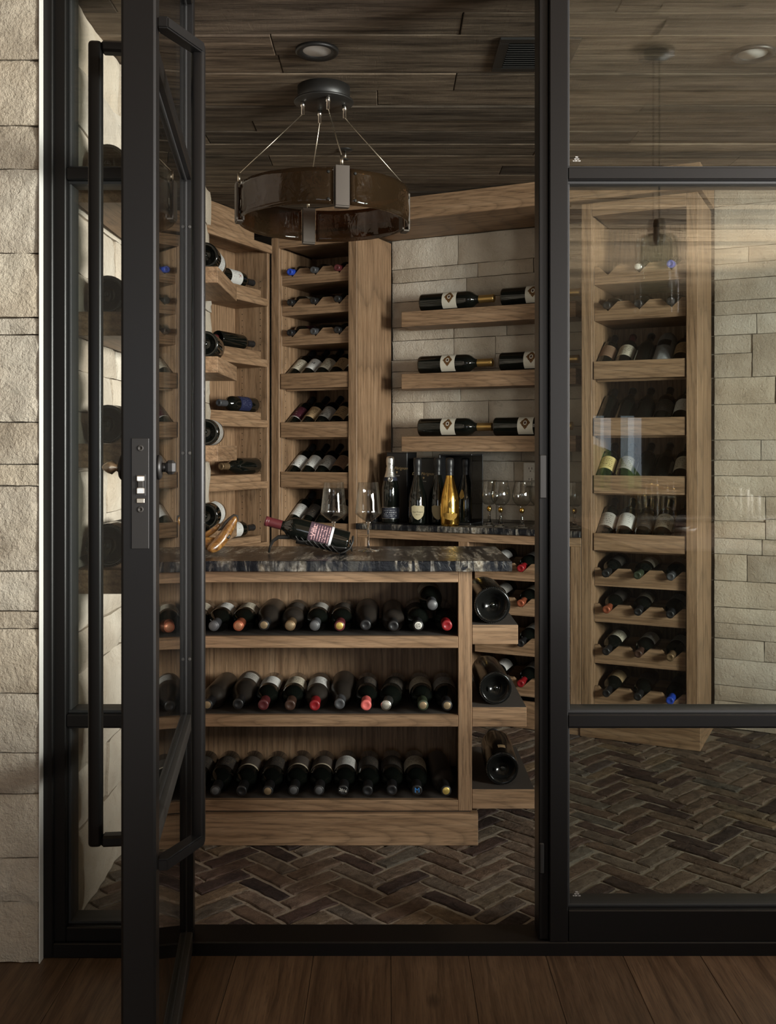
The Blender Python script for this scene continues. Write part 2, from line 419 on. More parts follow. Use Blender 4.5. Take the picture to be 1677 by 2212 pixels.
def pane_glass():
    """clear float glass: Fresnel mix of straight transmission and mirror reflection"""
    t = NT('clear_float_glass'); out = t.n['Material Output']; t.n.remove(t.b)
    g = t.new('ShaderNodeNewGeometry')
    ior = t.math('MULTIPLY_ADD', g.outputs['Backfacing'], 1 / 1.52 - 1.52, 1.52)
    fr = t.new('ShaderNodeFresnel'); t.l.new(ior, fr.inputs['IOR'])
    tr = t.new('ShaderNodeBsdfTransparent'); tr.inputs['Color'].default_value = (0.972, 0.985, 0.975, 1)
    gl = t.new('ShaderNodeBsdfGlossy'); gl.inputs['Roughness'].default_value = 0.0
    mx = t.new('ShaderNodeMixShader')
    t.l.new(fr.outputs[0], mx.inputs[0]); t.l.new(tr.outputs[0], mx.inputs[1]); t.l.new(gl.outputs[0], mx.inputs[2])
    t.l.new(mx.outputs[0], out.inputs['Surface'])
    return t.m
PANE = pane_glass()
def thin_glass(name, tint, rough=0.0, bump=None, body=0.0, bodycol=(0.05, 0.03, 0.015), ior_=1.5):
    t = NT(name); out = t.n['Material Output']; t.n.remove(t.b)
    g = t.new('ShaderNodeNewGeometry')
    ior = t.math('MULTIPLY_ADD', g.outputs['Backfacing'], 1 / ior_ - ior_, ior_)
    fr = t.new('ShaderNodeFresnel'); t.l.new(ior, fr.inputs['IOR'])
    tr = t.new('ShaderNodeBsdfTransparent'); tr.inputs['Color'].default_value = (*tint, 1)
    gl = t.new('ShaderNodeBsdfGlossy'); gl.inputs['Roughness'].default_value = rough
    if bump:
        h = t.noise(t.co((1, 1, 0.7)), bump[0], 3, 0.55, 0.6)
        b = t.new('ShaderNodeBump'); b.inputs['Strength'].default_value = bump[1]; b.inputs['Distance'].default_value = bump[2]
        t.l.new(h, b.inputs['Height']); t.l.new(b.outputs[0], gl.inputs['Normal']); t.l.new(b.outputs[0], fr.inputs['Normal'])
    first = tr.outputs[0]
    if body:
        df = t.new('ShaderNodeBsdfDiffuse'); df.inputs['Color'].default_value = (*bodycol, 1)
        m0 = t.new('ShaderNodeMixShader'); m0.inputs[0].default_value = body
        t.l.new(tr.outputs[0], m0.inputs[1]); t.l.new(df.outputs[0], m0.inputs[2]); first = m0.outputs[0]
    mx = t.new('ShaderNodeMixShader')
    t.l.new(fr.outputs[0], mx.inputs[0]); t.l.new(first, mx.inputs[1]); t.l.new(gl.outputs[0], mx.inputs[2])
    t.l.new(mx.outputs[0], out.inputs['Surface'])
    return t.m
STEMGLASS = thin_glass('crystal_stemware', (0.93, 0.935, 0.93), ior_=1.75)
AMBER = thin_glass('smoked_amber_glass', (0.30, 0.17, 0.075), 0.05, (17, 0.22, 0.02), 0.3, (0.07, 0.042, 0.02))
CASEG = thin_glass('smoked_case_acrylic', (0.30, 0.30, 0.31))

# ------------------------------------------------------------------ geometry constants
YF = 2.454                         # front face of the steel screen
ZC = 2.44                          # wine room ceiling
TH = R(26.0)
U = Vector((math.cos(TH), -math.sin(TH), 0)); NB = Vector((math.sin(TH), math.cos(TH), 0))
P0 = Vector((1.285, 4.128, 0))     # front right corner of the right cabinet
def W(s, d, z=0.0): return P0 + U * s + NB * d + Vector((0, 0, z))
def px(p):
    return 838.5 + FPX * p[0] / p[1], 970 - FPX * (p[2] - EYE) / p[1]

# ------------------------------------------------------------------ stone walls
def stone_mesh(w, h, depth, amp, cell, seed, rnd_e=1.0):
    nx = max(3, int(round(w / cell))); nz = max(3, int(round(h / cell)))
    v, f = [], []
    o = Vector((seed * 3.17, seed * 1.91, seed * 0.77))
    g = 0.0016
    for j in range(nz + 1):
        for i in range(nx + 1):
            a, b = i / nx, j / nz
            x = -w / 2 + g + a * (w - 2 * g); z = -h / 2 + g + b * (h - 2 * g)
            p = Vector((x, 0, z))
            edge = min(a * w, (1 - a) * w, b * h, (1 - b) * h)
            e = max(0.0, 1 - edge / (cell * 0.75))
            y = -amp * (0.65 * noise.noise(p * 7 + o) + 0.5 * noise.noise(p * 19 + o) + 0.3 * noise.noise(p * 43 + o))
            y += e * (amp * 0.55 + 0.004) * rnd_e
            if e > 0.5:
                x += 0.0022 * noise.noise(p * 33 + o * 2) * (1 if 0 < i < nx else 0.6)
                z += 0.0018 * noise.noise(p * 29 - o)
            v.append((x, y, z))
    q = nx + 1
    for j in range(nz):
        for i in range(nx): f.append((j * q + i, j * q + i + 1, (j + 1) * q + i + 1, (j + 1) * q + i))
    ring = [i for i in range(nx + 1)] + [j * q + nx for j in range(1, nz + 1)] + [nz * q + i for i in range(nx - 1, -1, -1)] + [j * q for j in range(nz - 1, 0, -1)]
    b0 = len(v)
    for k in ring: v.append((v[k][0], depth, v[k][2]))
    n = len(ring)
    for k in range(n): f.append((ring[(k + 1) % n], ring[k], b0 + k, b0 + (k + 1) % n))
    me = mesh('stone', v, f, True)
    try: me.set_sharp_from_angle(angle=R(48))
    except Exception: pass
    return me
SEED = [0]
def stone(parent, x0, x1, z0, z1, y, depth, m, amp=0.008, cell=0.035):
    SEED[0] += 1
    return obj('stone', stone_mesh(x1 - x0, z1 - z0, depth, amp, cell, SEED[0]), m, parent, ((x0 + x1) / 2, y + random.uniform(-0.004, 0.004), (z0 + z1) / 2))
def ashlar(parent, x0, x1, z0, z1, y, depth, m, hs, wmin, wmax, amp, cell, rnd):
    z = z0
    while z < z1 - 0.02:
        h = rnd.choice(hs)
        if z1 - z - h < 0.06: h = z1 - z
        x = x0
        while x < x1 - 0.01:
            w = rnd.uniform(wmin, wmax)
            if x1 - x - w < wmin * 0.6: w = x1 - x
            if h > 0.15 and rnd.random() < 0.42:
                k = h * rnd.uniform(0.36, 0.62)
                stone(parent, x, x + w, z, z + k, y, depth, m, amp, cell)
                stone(parent, x, x + w, z + k, z + h, y, depth, m, amp, cell)
            else:
                stone(parent, x, x + w, z, z + h, y, depth, m, amp, cell)
            x += w
        z += h

# pier left of the screen
pier = box('wall_front', -2.2, -0.852, 2.445, 2.60, -0.02, 3.0, MORTAR, None, 0)
pier['kind'] = 'structure'; tag(pier, 'rough split limestone pier beside the steel screen', 'wall')
PIER = [2230, 2085, 1953, 1857, 1718, 1630, 1500, 1360, 1322, 1235, 1050, 1003, 912, 722, 685, 545, 363, 268, 126, -40, -190]
pz = [EYE - (y - 970) / 892.0 for y in PIER]
pz[0] = 0.0; pz = [max(0.0, z) for z in pz]; pz = sorted(set(round(z, 4) for z in pz))
pier_c = Vector(pier.location)
for k, (a, b) in enumerate(zip(pz, pz[1:])):
    if b - a < 0.02: continue
    SEED[0] += 1
    w = 0.22 + 0.05 * random.random()
    # right-hand stones, side face reaching back to the steel
    obj('stone', stone_mesh(0.62, b - a, 0.035, 0.011, 0.014, SEED[0], 0.35), STONEP, pier, Vector((-0.847 - 0.31, 2.418, (a + b) / 2)) - pier_c)
side = box('plaster_edge', -0.8485, -0.8455, 2.416, 2.4415, 0, 3.0, PLASTER, pier, 0.001); side.location = side.location - pier_c

# left wall of the wine room (face looks to +X)
wl = box('wall_left', -0.96, -0.835, 2.56, 4.61, -0.02, ZC, MORTAR, None, 0)
tag(wl, 'pale split limestone side wall with staggered oak shelves', 'wall', kind='structure')
wl_c = Vector(wl.location)
rn = random.Random(11)
tmp = []
def left_stone(y0, y1, z0, z1):
    SEED[0] += 1
    o = obj('stone', stone_mesh(y1 - y0, z1 - z0, 0.03, 0.013, 0.04, SEED[0]), STONE, wl)
    o.rotation_euler = (0, 0, R(90)); o.location = Vector((-0.815 + rn.uniform(-0.005, 0.005), (y0 + y1) / 2, (z0 + z1) / 2)) - wl_c
z = 0.0
while z < ZC - 0.02:
    h = rn.choice([0.11, 0.16, 0.2, 0.23, 0.26])
    if ZC - z - h < 0.07: h = ZC - z
    y = 2.562
    while y < 4.60:
        w = rn.uniform(0.32, 0.75)
        if 4.61 - y - w < 0.2: w = 4.61 - y
        if h > 0.19 and rn.random() < 0.3:
            left_stone(y, y + w, z, z + h * 0.45); left_stone(y, y + w, z + h * 0.45, z + h)
        else: left_stone(y, y + w, z, z + h)
        y += w
    z += h

# back wall, in the frame of the cabinets
wb = obj('wall_back', box_mesh('wall_back', 5.4, 0.10, ZC + 0.02, 0), MORTAR, None, W(-0.05, 0.47, ZC / 2), (0, 0, -TH))
tag(wb, 'tan ashlar limestone wall behind the three short shelves', 'wall', kind='structure')
def wb_local(s): return s + 0.45
def back_stone_area(s0, s1, z0, z1, seed, parent, off, hs=(0.07, 0.10, 0.13, 0.16, 0.19, 0.21)):
    rnd = random.Random(seed)
    z = z0
    while z < z1 - 0.02:
        h = rnd.choice(hs)
        if z1 - z - h < 0.06: h = z1 - z
        x = s0
        while x < s1 - 0.01:
            w = rnd.uniform(0.16, 0.48)
            if s1 - x - w < 0.12: w = s1 - x
            parts = [(z, z + h)]
            if h > 0.15 and rnd.random() < 0.45:
                k = h * rnd.uniform(0.36, 0.62); parts = [(z, z + k), (z + k, z + h)]
            for a, b in parts:
                SEED[0] += 1
                obj('stone', stone_mesh(w, b - a, 0.045, 0.0075, 0.03, SEED[0]), STONE, parent, (x + w / 2 - off, -0.05 - 0.033 + rnd.uniform(-0.005, 0.004), (a + b) / 2 - ZC / 2))
            x += w
        z += h
back_stone_area(-1.598, -0.492, 0.90, 2.33, 5, wb, -0.05)
wr = obj('wall_right', box_mesh('wall_right', 2.45, 0.06, ZC + 0.02, 0), MORTAR, None, W(1.235, 0.44, ZC / 2), (0, 0, -TH))
tag(wr, 'cream coursed limestone wall right of the glazed cabinet', 'wall', kind='structure')
wr.location = W(1.235, 0.455, ZC / 2)
rnd_off = 1.235
def right_area():
    rnd = random.Random(23); z = 0.0
    while z < ZC - 0.02:
        h = rnd.choice((0.07, 0.09, 0.12, 0.16, 0.19))
        if ZC - z - h < 0.06: h = ZC - z
        x = 0.01
        while x < 2.44:
            w = rnd.uniform(0.14, 0.42)
            if 2.45 - x - w < 0.12: w = 2.45 - x
            parts = [(z, z + h)]
            if h > 0.14 and rnd.random() < 0.5:
                k = h * rnd.uniform(0.35, 0.62); parts = [(z, z + k), (z + k, z + h)]
            for a, b in parts:
                SEED[0] += 1
                obj('stone', stone_mesh(w, b - a, 0.05, 0.006, 0.03, SEED[0]), STONE, wr, (x + w / 2 - rnd_off, -0.03 - 0.03 + rnd.uniform(-0.004, 0.004), (a + b) / 2 - ZC / 2))
            x += w
        z += h
right_area()
# plain shell around the rest of the wine room
sh = box('wall_side', 3.30, 3.40, 2.56, 4.6, -0.02, ZC, HALLWALL); tag(sh, 'plain end wall of the wine room', 'wall', kind='structure')
sh = box('wall_corner', -1.36, -1.26, 2.56, 5.9, -0.02, ZC, HALLWALL); tag(sh, 'plain outer wall behind the corner display niche', 'wall', kind='structure')

# ------------------------------------------------------------------ ceiling
cl = box('ceiling', -1.4, 3.4, 2.40, 6.0, ZC + 0.02, ZC + 0.1, BLACKM, None, 0)
tag(cl, 'weathered grey barn wood plank ceiling of the wine room', 'ceiling', kind='structure')
cl_c = Vector(cl.location)
rn = random.Random(4)
y = 2.423; row = 0
while y < 5.75:
    x = -1.4 - rn.uniform(0, 1.2)
    drop = rn.uniform(-0.003, 0.003)
    while x < 3.35:
        L = rn.uniform(1.1, 2.3); x1 = min(x + L, 3.4)
        xa = max(x, -1.4)
        if x1 - xa > 0.05:
            dz = drop + rn.uniform(-0.0015, 0.0015) - (0.006 if row == 7 and xa < 0.2 else 0)
            o = box('ceiling_plank', xa + 0.001, x1 - 0.001, y + 0.0012, y + 0.1445, ZC + dz, ZC + 0.02, CEIL, cl, 0.002)
            o.location = o.location - cl_c
        x += L
    y += 0.146; row += 1

# ------------------------------------------------------------------ floors
fl = box('floor', -1.4, 3.4, 2.50, 6.0, -0.10, -0.0055, MORTAR, None, 0)
tag(fl, 'herringbone floor of old brown bricks in sandy mortar', 'floor', kind='structure')
fl_c = Vector(fl.location)
MW = 0.062
def brick_mesh(seed):
    r = random.Random(seed); w, l = MW - 0.013, MW * 3 - 0.013
    pts = []
    N, Mm = 6, 3
    for i in range(N): pts.append((-l / 2 + l * i / N, -w / 2))
    for i in range(Mm): pts.append((l / 2, -w / 2 + w * i / Mm))
    for i in range(N): pts.append((l / 2 - l * i / N, w / 2))
    for i in range(Mm): pts.append((-l / 2, w / 2 - w * i / Mm))
    n = len(pts); top, mid = [], []
    for x, y_ in pts:
        jx, jy = r.uniform(-0.004, 0.003), r.uniform(-0.0036, 0.0036)
        mid.append((x + jx, y_ + jy, -0.003 + r.uniform(-0.001, 0.001)))
        top.append(((x + jx) * 0.965, (y_ + jy) * 0.90, r.uniform(-0.0012, 0.0006)))
    v = top + mid + [(p[0], p[1], -0.02) for p in mid] + [(0, 0, 0.0008)]
    f = [(i, (i + 1) % n, 3 * n) for i in range(n)]
    f += [(i + n, (i + 1) % n + n, (i + 1) % n, i) for i in range(n)]
    f += [(i + 2 * n, (i + 1) % n + 2 * n, (i + 1) % n + n, i + n) for i in range(n)]
    return mesh('brick', v, f, False)
BM = [brick_mesh(k) for k in range(8)]
for m_ in BM: m_.materials.append(BRICK)
pos = []
c45, s45 = math.cos(R(45)), math.sin(R(45))
def hb():
    out = []
    # L-shaped fundamental pair repeated along lattice vectors (1,1) and (3,-3)
    for i in range(-80, 81):
        for j in range(-14, 15):
            ox, oy = i * 1 + j * 3, i * 1 - j * 3
            out.append((ox + 1.5, oy + 0.5, 0))
            out.append((ox + 3.5 - 3.0 - 0.0, oy + 0.5 + 2.0, 90))
    return out
for gx, gy, ang in hb():
    x = (gx * c45 - gy * s45) * MW; y = (gx * s45 + gy * c45) * MW + 2.53
    if not (-0.80 < x < 2.5 and 2.545 < y < 5.4): continue
    rel = Vector((x, y, 0)) - P0
    s_, d_ = rel.dot(U), rel.dot(NB)
    if d_ > 0.40 or (d_ > 0.06 and s_ < 0): continue
    if (-2.2 < s_ < -1.9 and d_ > -0.7) and x < -0.6: continue
    if -0.58 < x < 0.24 and 3.19 < y < 3.5: continue
    pos.append((x, y, ang + 45))
def brick_rank(p):
    qx, qy = px((p[0], p[1], 0))
    inside = -20 < qx < 1697 and qy < 2230
    hidden = -1.6 < p[0] < 0.28 * p[1] / 3.14 and p[1] > 3.16
    return (0 if inside and not hidden else 1, p[1])
pos.sort(key=brick_rank)
rn = random.Random(3)
jv, jf = [], []
for k, (x, y, a) in enumerate(pos):
    me = rn.choice(BM); dz = rn.uniform(-0.002, 0.002); rz = R(a + rn.uniform(-0.8, 0.8) + (180 if rn.random() < 0.5 else 0))
    if k < 300:
        o = obj('brick', me, BRICK, fl, Vector((x, y, dz)) - fl_c, (rn.uniform(-0.006, 0.006), rn.uniform(-0.006, 0.006), rz))
    else:
        M = Matrix.Translation(Vector((x, y, dz)) - fl_c) @ Matrix.Rotation(rz, 4, 'Z')
        b0 = len(jv); jv += [M @ v.co for v in me.vertices]
        jf += [tuple(i + b0 for i in p.vertices) for p in me.polygons]
if jf:
    o = obj('bricks_beyond', mesh('bricks_beyond', jv, jf), BRICKS, fl); o['kind'] = 'stuff'

hf = box('floor', -2.3, 4.1, -8.1, 2.50, -0.10, -0.012, BLACKM, None, 0)
tag(hf, 'dark brown oak plank floor in front of the screen', 'floor', kind='structure')
hf_c = Vector(hf.location)
rn = random.Random(9)
x = -0.005 - 0.19 * 12
while x < 4.0:
    for y0, y1 in ((-8.0, -1.4 + rn.uniform(-0.4, 0.4)), (None, 2.50)):
        if y0 is None: y0 = yb
        else: yb = y1
        o = box('floor_plank', x + 0.0006, x + 0.1904, y0 + 0.0005, y1 - 0.0005, -0.012, 0.0, FLOORW, hf, 0.0008)
        o.location = o.location - hf_c
    x += 0.191

# ------------------------------------------------------------------ hall behind the camera (seen mirrored in the glass, and it shapes the daylight)
hc = box('ceiling', -2.3, 4.1, -8.1, 2.5, 3.0, 3.1, BLACKM, None, 0)
tag(hc, 'brown plank ceiling of the hall, mirrored in the glass', 'ceiling', kind='structure')
hc_c = Vector(hc.location)
y = -8.0; rn = random.Random(14)
while y < 2.45:
    for xa, xb in ((-2.3, 0.6 + rn.uniform(-0.8, 0.8)), (None, 4.1)):
        if xa is None: xa = xm
        else: xm = xb
        o = box('ceiling_plank', xa + 0.001, xb - 0.001, y + 0.005, y + 0.155, 2.985 + rn.uniform(-0.003, 0.003), 3.0, HALLWOOD, hc, 0.003)
        o.location = o.location - hc_c
    y += 0.16
def wall(name, label, *b, m=HALLWALL):
    o = box(name, *b, m, None, 0); return tag(o, label, 'wall', kind='structure')
wall('wall_header', 'wall band above the steel screen', -2.2, 4.1, 2.47, 2.55, 2.47, 3.0)
wall('wall_end', 'hall wall to the left of the camera', -2.3, -2.2, -8.0, 2.6, 0, 3.0, m=HALLDARK)
wall('wall_flank', 'hall wall right of the glazed screen', 3.30, 4.1, 2.46, 2.56, 0, 3.0)
# side window wall x = 4.0, opening y -0.45..1.5, z 0.85..2.65
wall('wall_window', 'hall wall below the side window', 4.0, 4.1, -8.0, 2.5, 0, 0.92)
wall('wall_window', 'hall wall above the side window', 4.0, 4.1, -8.0, 2.5, 2.24, 3.0)
wall('wall_window', 'hall wall between the side window and added rear opening', 4.0, 4.1, -2.46, -0.54, 0.92, 2.24)
wall('wall_window', 'hall wall behind the added rear opening', 4.0, 4.1, -8.0, -4.14, 0.92, 2.24)
wall('wall_window', 'hall wall in front of the side window', 4.0, 4.1, 0.78, 2.5, 0.92, 2.24)
# rear wall with two openings
wall('wall_rear', 'rear hall wall below the garden windows', -2.2, 4.0, -8.1, -8.0, 0, 0.7)
wall('wall_rear', 'rear hall wall above the garden windows', -2.2, 4.0, -8.1, -8.0, 2.8, 3.0)
wall('wall_rear', 'rear hall wall left of the garden windows', -2.2, -1.4, -8.1, -8.0, 0.7, 2.8)
wall('wall_rear', 'rear hall wall right of the garden windows', 1.8, 2.77, -8.1, -8.0, 0.7, 2.8)
wall('wall_rear', 'rear hall wall between the two slit windows', 2.93, 3.13, -8.1, -8.0, 0.7, 2.8)
wall('wall_rear', 'rear hall wall right of the slit windows', 3.33, 4.0, -8.1, -8.0, 0.7, 2.8)
wall('wall_rear', 'rear hall wall above the left slit window', 2.77, 2.93, -8.1, -8.0, 1.66, 2.8)
wall('wall_rear', 'rear hall wall above the right slit window', 3.13, 3.33, -8.1, -8.0, 1.66, 2.8)
me = lathe_mesh('hedge', [(0, 0), (.9, 0), (1.0, .3), (.95, .9), (.7, 1.35), (.3, 1.55), (0, 1.6)], 40)
for v in me.vertices: v.co = v.co + Vector((noise.noise(v.co * 5), noise.noise(v.co * 5 + Vector((4, 2, 1))), noise.noise(v.co * 6))) * .12
hd = NT('hedge_leaves'); hd.set(rough=.8); hd.color(hd.ramp(hd.noise(hd.co((1, 1, 1)), 14, 5, .7), [(.35, (.06, .12, .02)), (.6, (.30, .42, .10)), (.75, (.6, .6, .5))]))
hdo = obj('hedge', me, hd.m, None, (3.0, -10.2, -.3)); tag(hdo, 'rounded green garden hedge outside the rear slit windows', 'hedge')

# ------------------------------------------------------------------ steel screen
def part(name, x0, x1, y0, y1, z0, z1, m, root, bev=0.0025):
    o = box(name, x0, x1, y0, y1, z0, z1, m, root, bev); o.location = o.location - Vector(root.location); return o
RAILS = [(0.563, 0.594), (1.916, 1.946)]
def glazed(name, label, x0, x1, zb, swid_l, swid_r, tilt):
    e = empty(name, ((x0 + x1) / 2, YF + 0.05, 0.0)); tag(e, label, 'window', kind='structure')
    part('stile', x0, x0 + swid_l, YF, YF + 0.085, 0.034, ZC + 0.03, STEEL, e)
    part('stile', x1 - swid_r, x1, YF, YF + 0.085, 0.034, ZC + 0.03, STEEL, e)
    gx0, gx1 = x0 + swid_l, x1 - swid_r
    part('bottom_rail', gx0, gx1, YF + 0.001, YF + 0.084, 0.034, zb, STEEL, e)
    part('top_rail', gx0, gx1, YF + 0.001, YF + 0.084, ZC - 0.03, ZC + 0.03, STEEL, e)
    lights = []
    zs = [zb] + [z for r in RAILS for z in r] + [ZC - 0.03]
    for a, b in RAILS: part('mullion', gx0, gx1, YF + 0.002, YF + 0.083, a, b, STEEL, e)
    for k in range(3):
        a, b = zs[2 * k], zs[2 * k + 1]
        for zz0, zz1 in ((a, a + 0.007), (b - 0.007, b)):
            part('glazing_bead', gx0, gx1, YF + 0.02, YF + 0.08, zz0, zz1, GASKET, e, 0.001)
        for xx0, xx1 in ((gx0, gx0 + 0.007), (gx1 - 0.007, gx1)):
            part('glazing_bead', xx0, xx1, YF + 0.02, YF + 0.08, a + 0.007, b - 0.007, GASKET, e, 0.001)
        for q, yy in enumerate((YF + 0.032, YF + 0.058)):
            o = part('glass_pane', gx0 + 0.006, gx1 - 0.006, yy, yy + 0.005, a + 0.006, b - 0.006, PANE, e, 0)
            if q and tilt: o.rotation_euler = (R(tilt * 0.35), 0, R(tilt))
    return e
w1 = glazed('window_1', 'narrow fixed black steel sidelight left of the open door', -0.847, -0.572, 0.070, 0.052, 0.05, 0.0)
part('outer_jamb', -0.847, -0.823, YF - 0.012, YF + 0.002, 0.0, ZC + 0.03, STEEL, w1)
part('bottom_jamb', -0.823, -0.572, YF - 0.012, YF + 0.002, 0.0, 0.036, STEEL, w1)
w2 = glazed('window_2', 'wide fixed black steel glazed panel right of the doorway', 0.3985, 3.30, 0.112, 0.046, 0.05, 0.22)
part('jamb', 0.3740, 0.3985, YF + 0.012, YF + 0.085, 0.034, ZC + 0.03, STEEL, w2)
part('door_stop', 0.3750, 0.3840, YF + 0.05, YF + 0.085, 0.034, ZC + 0.03, GASKET, w2)
sp = part('strike_plate', 0.3750, 0.3930, YF + 0.006, YF + 0.013, 1.128, 1.236, BLACKM, w2, 0.003)
part('strike_plate', 0.3750, 0.3860, YF + 0.006, YF + 0.013, 0.20, 0.275, BLACKM, w2, 0.003)
# little etched marks on the lower-left corners of two panes
for zc in (1.974, 0.139):
    wdt = 0.019
    for r_, (hw, s_) in enumerate(((0.35, 'TEMPERED'), (0.62, 'SAFETY GLASS'), (1.0, '16 CFR 1201'))):
        me = text_mesh(s_, 0.0045); 
        xs = [v.co.x for v in me.vertices]; k = (wdt * hw) / (max(xs) - min(xs))
        for v in me.vertices: v.co = Vector((v.co.x * k, 0, v.co.y))
        o = obj('etched_mark', me, INKW, w2, Vector((0.4715, YF + 0.0315, zc + 0.005 - r_ * 0.0048)) - Vector(w2.location))
tr1 = box('trim_1', -0.847, 3.30, YF + 0.0, YF + 0.095, -0.012, 0.034, STEEL, None, 0.003)
tag(tr1, 'low black steel threshold running under the screen', 'threshold', kind='structure')
tr2 = box('trim_2', -0.572, 0.3740, YF, YF + 0.085, ZC - 0.03, ZC + 0.03, STEEL, None, 0.003)
tag(tr2, 'black steel head bar above the doorway', 'door frame', kind='structure')

# ------------------------------------------------------------------ the open door
DA = Vector((0.1172, -0.9931, 0)); DW = 0.866; DT = 0.0568
door = empty('door_1', (-0.489, 2.520, 0.0), math.atan2(DA.y, DA.x))
tag(door, 'black steel glass door standing open toward the viewer', 'door', kind='structure')
SW = 0.056
def dbox(name, x0, x1, y0, y1, z0, z1, m, bev=0.003, parent=None): return box(name, x0, x1, y0, y1, z0, z1, m, parent or door, bev)
dbox('hinge_stile', 0, SW, -DT, 0, 0.012, ZC - 0.035, STEEL)
near = dbox('lock_stile', DW - SW, DW, -DT, 0, 0.012, ZC - 0.035, STEEL, 0.004)
dbox('bottom_rail', SW, DW - SW, -DT + 0.001, -0.001, 0.012, 0.056, STEELG)
dbox('top_rail', SW, DW - SW, -DT + 0.001, -0.001, ZC - 0.09, ZC - 0.035, STEEL)
zs = [0.056] + [z for r in RAILS for z in r] + [ZC - 0.09]
for k, (a, b) in enumerate(RAILS): dbox('mullion', SW, DW - SW, -DT + 0.002, -0.002, a, b, STEELG if k == 0 else STEEL)
for k in range(3):
    a, b = zs[2 * k], zs[2 * k + 1]
    for y0, y1 in ((-0.021, -0.015), (-0.042, -0.036)):
        for zz0, zz1 in ((a, a + 0.006), (b - 0.006, b)): dbox('glazing_bead', SW, DW - SW, y0, y1, zz0, zz1, GASKET, 0.001)
        for xx0, xx1 in ((SW, SW + 0.006), (DW - SW - 0.006, DW - SW)): dbox('glazing_bead', xx0, xx1, y0, y1, a, b, GASKET, 0.001)
    dbox('glass_pane', SW + 0.001, DW - SW - 0.001, -0.0215, -0.0165, a + 0.001, b - 0.001, PANE, 0)
    dbox('glass_pane', SW + 0.001, DW - SW - 0.001, -0.0405, -0.0355, a + 0.001, b - 0.001, PANE, 0)
for zc in (0.73, 1.24, 1.80):
    for yc in (-0.009, -0.048):
        o = obj('screw', lathe_mesh('screw', [(0, 0), (0.0045, 0), (0.004, 0.0015), (0.0015, 0.0016), (0, 0.0006)], 12), STEELG, door, (SW, yc, zc), (0, R(90), 0))
# pull handles: outer side straight arms, inner side cranked arms
ZH0, ZH1 = 0.537, 1.982
for xc, yc in ((0.721, -0.122), (0.734, 0.0605)):
    me = box_mesh('pull_bar', .025, .025, ZH1 - ZH0, .0095, 4); me.shade_smooth()
    try: me.set_sharp_from_angle(angle=R(40))
    except Exception: pass
    obj('pull_bar', me, STEEL, door, (xc, yc, (ZH0 + ZH1) / 2))
for z0, z1 in ((ZH0, ZH0 + 0.020), (ZH1 - 0.020, ZH1)):
    o = dbox('pull_arm', 0.708, 0.734, -0.111, -DT + 0.001, z0, z1, STEEL, 0.004)
    poly = [(0.846, 0.0), (0.846, 0.018), (0.742, 0.073), (0.724, 0.056), (0.822, 0.0)]
    v = [(x, y, z0) for x, y in poly] + [(x, y, z1) for x, y in poly]; n = len(poly)
    f = [tuple(range(n - 1, -1, -1)), tuple(range(n, 2 * n))] + [(i, (i + 1) % n, (i + 1) % n + n, i + n) for i in range(n)]
    me = mesh('pull_arm', v, f); bm = bmesh.new(); bm.from_mesh(me)
    bmesh.ops.recalc_face_normals(bm, faces=bm.faces)
    bmesh.ops.bevel(bm, geom=bm.edges[:], offset=0.0025, segments=2, affect='EDGES'); bm.to_mesh(me); bm.free()
    obj('pull_arm', me, STEEL, door)
# lock face plate on the near edge
lp = dbox('lock_plate', DW - 0.0005, DW + 0.0018, -0.0395, -0.0110, 1.084, 1.268, BLACKM, 0.001); lpc = Vector(lp.location)
def onplate(name, y0, y1, z0, z1, dep, m, bev=0.001):
    o = box(name, DW + 0.001, DW + 0.001 + dep, y0, y1, z0, z1, m, lp, bev); o.location = o.location - lpc
def disc_on(name, yc, zc, r, m):
    o = obj(name, lathe_mesh(name, [(0, 0.0005), (r * 0.4, 0.0005), (r * 0.45, 0.0016), (r * 0.9, 0.0016), (r, 0)], 16), m, lp, Vector((DW + 0.0015, yc, zc)) - lpc, (0, R(90), 0))
disc_on('plate_screw', -0.025, 1.2515, 0.0055, STEELG); disc_on('plate_screw', -0.025, 1.1495, 0.0055, STEELG)
onplate('latch_slot', -0.0325, -0.0165, 1.172, 1.208, 0.0012, GASKET)
onplate('latch_bolt', -0.0310, -0.0180, 1.196, 1.206, 0.005, CHROME, 0.0025)
onplate('latch_bolt', -0.0295, -0.0195, 1.186, 1.197, 0.004, STEELG, 0.002)
onplate('latch_bolt', -0.0310, -0.0180, 1.175, 1.186, 0.005, CHROME, 0.0025)
onplate('dead_bolt', -0.0310, -0.0180, 1.160, 1.168, 0.003, BRASSN, 0.002)
for s in (1, -1):
    y0 = 0.0 if s > 0 else -DT
    m = BLACKM if s > 0 else BRASSN
    o = obj('lock_rose', lathe_mesh('lock_rose', [(0, 0), (0.021, 0), (0.021, 0.004), (0.017, 0.007), (0, 0.007)], 24), BLACKM, door, (DW - 0.03, y0, 1.219), (R(-90 * s), 0, 0))
    if s > 0:
        v = lathe_mesh('thumb_turn', [(0, 0.006), (0.008, 0.006), (0.007, 0.014), (0, 0.014)], 16)
        obj('thumb_turn', v, m, door, (DW - 0.03, y0, 1.219), (R(-90 * s), 0, 0))
        dbox('thumb_turn', DW - 0.042, DW - 0.018, y0 + 0.013, y0 + 0.030, 1.207, 1.231, BLACKM, 0.006)
    else:
        o = obj('thumb_turn', lathe_mesh('thumb_turn', [(0, 0.006), (0.009, 0.007), (0.006, 0.012), (0.012, 0.019), (0.009, 0.027), (0.004, 0.034), (0.0, 0.036)], 16), m, door, (DW - 0.03, y0, 1.219), (R(90), 0, 0))

